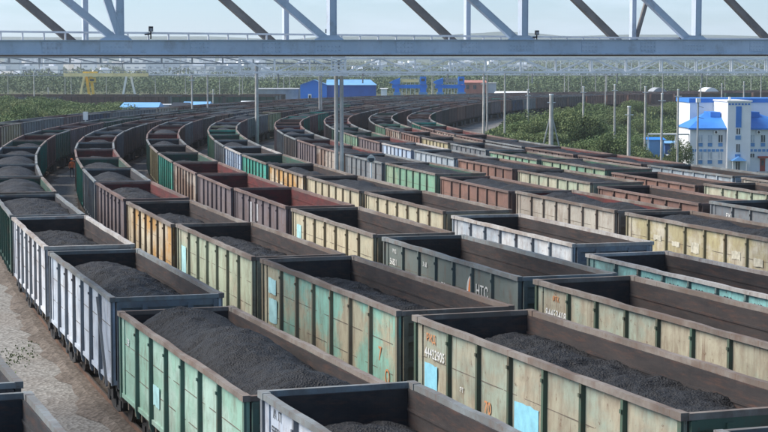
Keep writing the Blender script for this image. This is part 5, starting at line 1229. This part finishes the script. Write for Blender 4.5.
# bushes left of the leftmost row
L0 = rowline(0); n = 0; tries = 0
while n < 85 and tries < 4000:
    tries += 1
    y = rv.uniform(215, 400); px = rv.uniform(-12, 113); x = (px-384)/F*y
    if min((Vector((x, y))-p).length for p in L0) < 12: continue
    if px > 100 and y < 300: continue
    w_ = rv.uniform(3, 5); shrub(x, y, w_, rv.uniform(3.0, 4.4)*(1.0 if px < 60 else .85), '%s bush left of the rows, %s, %s' % ('large' if w_ > 4 else 'small', 'at the photo edge' if px < 30 else 'below the crane' if px > 75 else 'between photo edge and crane', 'front side' if y < 270 else 'middle depth' if y < 330 else 'back side'), 'bushes left of the rows'); n += 1
# low grass and weeds: uncountable
def tufts(name, n, fn, size, mat, kind='stuff'):
    b = MB(); r = random.Random(name)
    k = 0
    while k < n:
        x, y = fn(r)
        if x is None: continue
        k += 1; z = gz(x, y)
        for _ in range(3):
            a = r.uniform(0, 6.28); w = size*r.uniform(.4, 1); h = size*r.uniform(.5, 1.3); dx, dy = math.cos(a)*w/2, math.sin(a)*w/2
            lx, ly = r.uniform(-.3,.3)*h, r.uniform(-.3,.3)*h
            b.add([(x-dx, y-dy, z-.03), (x+dx, y+dy, z-.03), (x+dx*.6+lx, y+dy*.6+ly, z+h), (x-dx*.5+lx, y-dy*.5+ly, z+h*.8)], [(0,1,2,3)])
    return b.build(name, mat)
def f1(r):
    y = r.uniform(140, 460); x = r.uniform(5, y*.2195+12)
    d = side8(x, y)
    return (x, y) if 9 < d < 95 and not (384+F*x/y > 640 and y < 320) else (None, None)
tag(tufts('undergrowth', 9000, f1, .9, M_LEAF), 'tall grass and undergrowth in the hollow inside the bend', 'undergrowth', None, 'stuff')
def f2(r):
    x, y = r.gauss(-12.9, .38), r.gauss(60, 2.2)
    return x, y
tag(tufts('weeds', 170, f2, .07, M_LEAF), 'small weeds on the gravel at the left edge', 'weeds', None, 'stuff')

# far woodland: one mass of crowns that nobody could count
def wood(name, label, n, fn, size, mat):
    b = MB(); r = random.Random(name)
    for _ in range(n):
        x, y, z, h, w = fn(r)
        for _ in range(110):
            d = Vector((r.gauss(0,1), r.gauss(0,1), r.gauss(0,1))).normalized()
            rr = r.uniform(.6, 1.05)
            p = Vector((x+d.x*w*rr, y+d.y*w*rr, z+h*.55+d.z*h*.45*rr)); q = Vector((r.gauss(0,1), r.gauss(-.5,1), r.gauss(.5,1))).normalized()
            u = q.orthogonal().normalized(); v = q.cross(u); l = size*r.uniform(.5, 1.1)
            b.add([p-u*l-v*l*.6, p+u*l-v*l*.5, p+u*l*.7+v*l, p-u*l*.6+v*l*.7], [(0,1,2,3)])
    tag(b.build(name, mat), label, 'woodland', None, 'stuff')
def w1(r):
    y = r.uniform(760, 900) if r.random() < .6 else r.uniform(900, 1250); x = r.uniform(-.235, .235)*y
    h = r.uniform(5.5, 9.5)*(1.0 + .12*math.sin(x*.03)); return x, y, gz(x, y), h, r.uniform(2.5, 5)
wood('woodland_belt', 'belt of dark trees behind the far end of the yard', 1500, w1, .42, M_LEAF2)
def w2(r):
    y = r.uniform(1300, 3200); x = r.uniform(-.06, .24)*y if r.random() < .85 else r.uniform(-.235, -.06)*y
    return x, y, gz(x, y), r.uniform(9, 15), r.uniform(5, 11)
wood('woodland_slope', 'hazy wooded slope rising behind the right half of the yard', 1600, w2, 1.2, M_LEAF2)

# ------------------------------------------------------------------ far hills
M_HILL = plain('hill_forest', (.045,.075,.05), .95, 0, .25, .004)
def hill(name, Y, x0, x1, prof, depth):
    n = 90; m = 10; vs = []
    for j in range(m+1):
        for i in range(n+1):
            x = x0+(x1-x0)*i/n; a = math.sin(math.pi*j/m)
            px = 384+F*x/Y; py = prof(px); h = ((73-py)/F*Y+CZ+2)*(1+.08*mnoise.noise(Vector((x/700, j*.6, 2))))
            vs.append((x, Y+depth*(j/m-.5), -2+max(2, h)*a))
    fs = [(j*(n+1)+i, j*(n+1)+i+1, (j+1)*(n+1)+i+1, (j+1)*(n+1)+i) for j in range(m) for i in range(n)]
    me = bpy.data.meshes.new(name); me.from_pydata(vs, [], fs); me.polygons.foreach_set('use_smooth', [True]*len(fs)); me.materials.append(M_HILL)
    tag(put(name, me), kind='structure')
def interp(pts):
    def f(x):
        if x <= pts[0][0]: return pts[0][1]
        for (a, b), (c, d) in zip(pts, pts[1:]):
            if x <= c:
                t = (x-a)/(c-a); t = t*t*(3-2*t); return b+(d-b)*t
        return pts[-1][1]
    return f
hill('hills', 5600, -1500, 1500, interp([(-100, 37), (60, 37), (200, 36.5), (290, 40), (330, 37), (420, 36.5), (470, 33.5), (498, 32), (520, 33.5), (560, 37), (620, 36), (700, 35.5), (790, 36.5), (900, 40)]), 2500)
hill('hills', 4500, -1300, 1300, interp([(-100, 56), (100, 57), (250, 55), (330, 52), (450, 50), (560, 51), (700, 50), (900, 52)]), 1600)

# ------------------------------------------------------------------ the distant city on the left
M_CITY = [plain('city_wall', c, .9, 0, .05, .05) for c in ((.82,.83,.85), (.66,.69,.72), (.78,.74,.68), (.88,.88,.88))]
M_CWIN = plain('city_windows', (.32,.36,.42), .4, 0, .3, .1)
rc = random.Random(3); CB = {}
def block(w, h, mi):
    k = (w, h, mi)
    if k in CB: return CB[k]
    b = MB(); b.box(-w/2, w/2, 0, 12, 0, h); b.box(-w/5, w/8, 3, 9, h, h+2.4)
    m1 = b.mesh('apartment_block'); m1.materials.append(M_CITY[mi])
    b = MB(); nf = int(h/3); nc = int(w/8)
    for i in range(0, nf, 2):
        for j in range(nc): b.box(-w/2+2+j*8, -w/2+6+j*8, -.1, -.02, 1+i*3, 2.6+i*3)
    m2 = b.mesh('window_grid'); m2.materials.append(M_CWIN); CB[k] = (m1, m2); return CB[k]
LBL = {0: 'light', 1: 'grey', 2: 'beige', 3: 'white'}
for i in range(120):
    y = rc.uniform(1500, 2700); px = rc.uniform(-8, 262) if i < 96 else rc.uniform(262, 560); x = (px-384)/F*y
    w, h, mi = rc.choice((14, 22, 32)), rc.choice((9, 12, 16, 28, 16, 28) if i < 96 else (9, 12, 16)), rc.randrange(4)
    m1, m2 = block(w, h, mi)
    o = put('apartment_block', m1, None, (x, y, gz(x, y)-.5), rc.uniform(-.3, .3)); put('window_grid', m2, o)
    side = 'left' if i < 96 else 'middle'
    near_ = min(((0, 'at the photo edge'), (48, 'left of the yellow crane'), (106, 'above the yellow crane'), (160, 'right of the yellow crane'), (220, 'left of the thick mast'), (262, 'behind the thick mast'), (338, 'behind the twin mast'), (410, 'above the blue frames'), (500, 'right of the blue frames')), key=lambda q: abs(q[0]-px))[1]
    dp = 'nearer' if y < 2100 else 'farther'
    tag(o, '%s %s %s city block of %s width %s' % (dp, LBL[mi], {9:'low',12:'squat',16:'mid height',28:'tall',38:'very tall'}[h], {14:'narrow',22:'medium',32:'broad'}[w], near_), 'apartment block', 'city blocks on the horizon, %s %s %s' % (side, LBL[mi], {9:'low',12:'low',16:'mid height',28:'tall',38:'very tall'}[h]))

# ------------------------------------------------------------------ extra line of wagons beyond the left bushes
b = MB(); b2 = MB(); r = random.Random(9)
for row, (Y0, sl) in enumerate(((455, .02), (478, .02), (500, .02))):
    for i in range(26):
        x = -118+i*13.92; y = Y0+sl*x
        if (x*F/y+384) > 300: break
        if i == 0: lo = 0
        if (x*F/y+384) < -30: lo = i+1; continue
        sk = r.choice(('charc','dgreen','dbrown','charc','grey','purple')); wd = S[sk]['word']
        o = put('coal_wagon', MFAR, None, (x, y, -.1), math.pi/2-.02, [S[sk]['paint'], IN_GREY, M_STEEL, M_STEEL, RIM_BROWN])
        tag(o, '%s wagon, %s from left in the %s straight line beyond the left bushes' % (wd, ordn(sum(1 for _ in range(i))+1-lo), ('nearer','middle','farther')[row]), 'coal wagon', 'distant straight lines of wagons')

# ------------------------------------------------------------------ air
HAZE = 1.3e-4
b = MB(); b.box(-9500, 9500, -400, 12800, -12, 330)
hz = b.build('haze', None); hz.data.materials.clear()
m = bpy.data.materials.new('haze_air'); m.use_nodes = True; nt = m.node_tree; nt.nodes.clear()
out = nt.nodes.new('ShaderNodeOutputMaterial'); pv = nt.nodes.new('ShaderNodeVolumePrincipled')
pv.inputs['Color'].default_value = (.88,.95,1,1); pv.inputs['Density'].default_value = HAZE; pv.inputs['Anisotropy'].default_value = .2
nt.links.new(pv.outputs[0], out.inputs['Volume']); hz.data.materials.append(m)
tag(hz, 'pale blue haze over the yard and the city', 'haze', None, 'stuff')
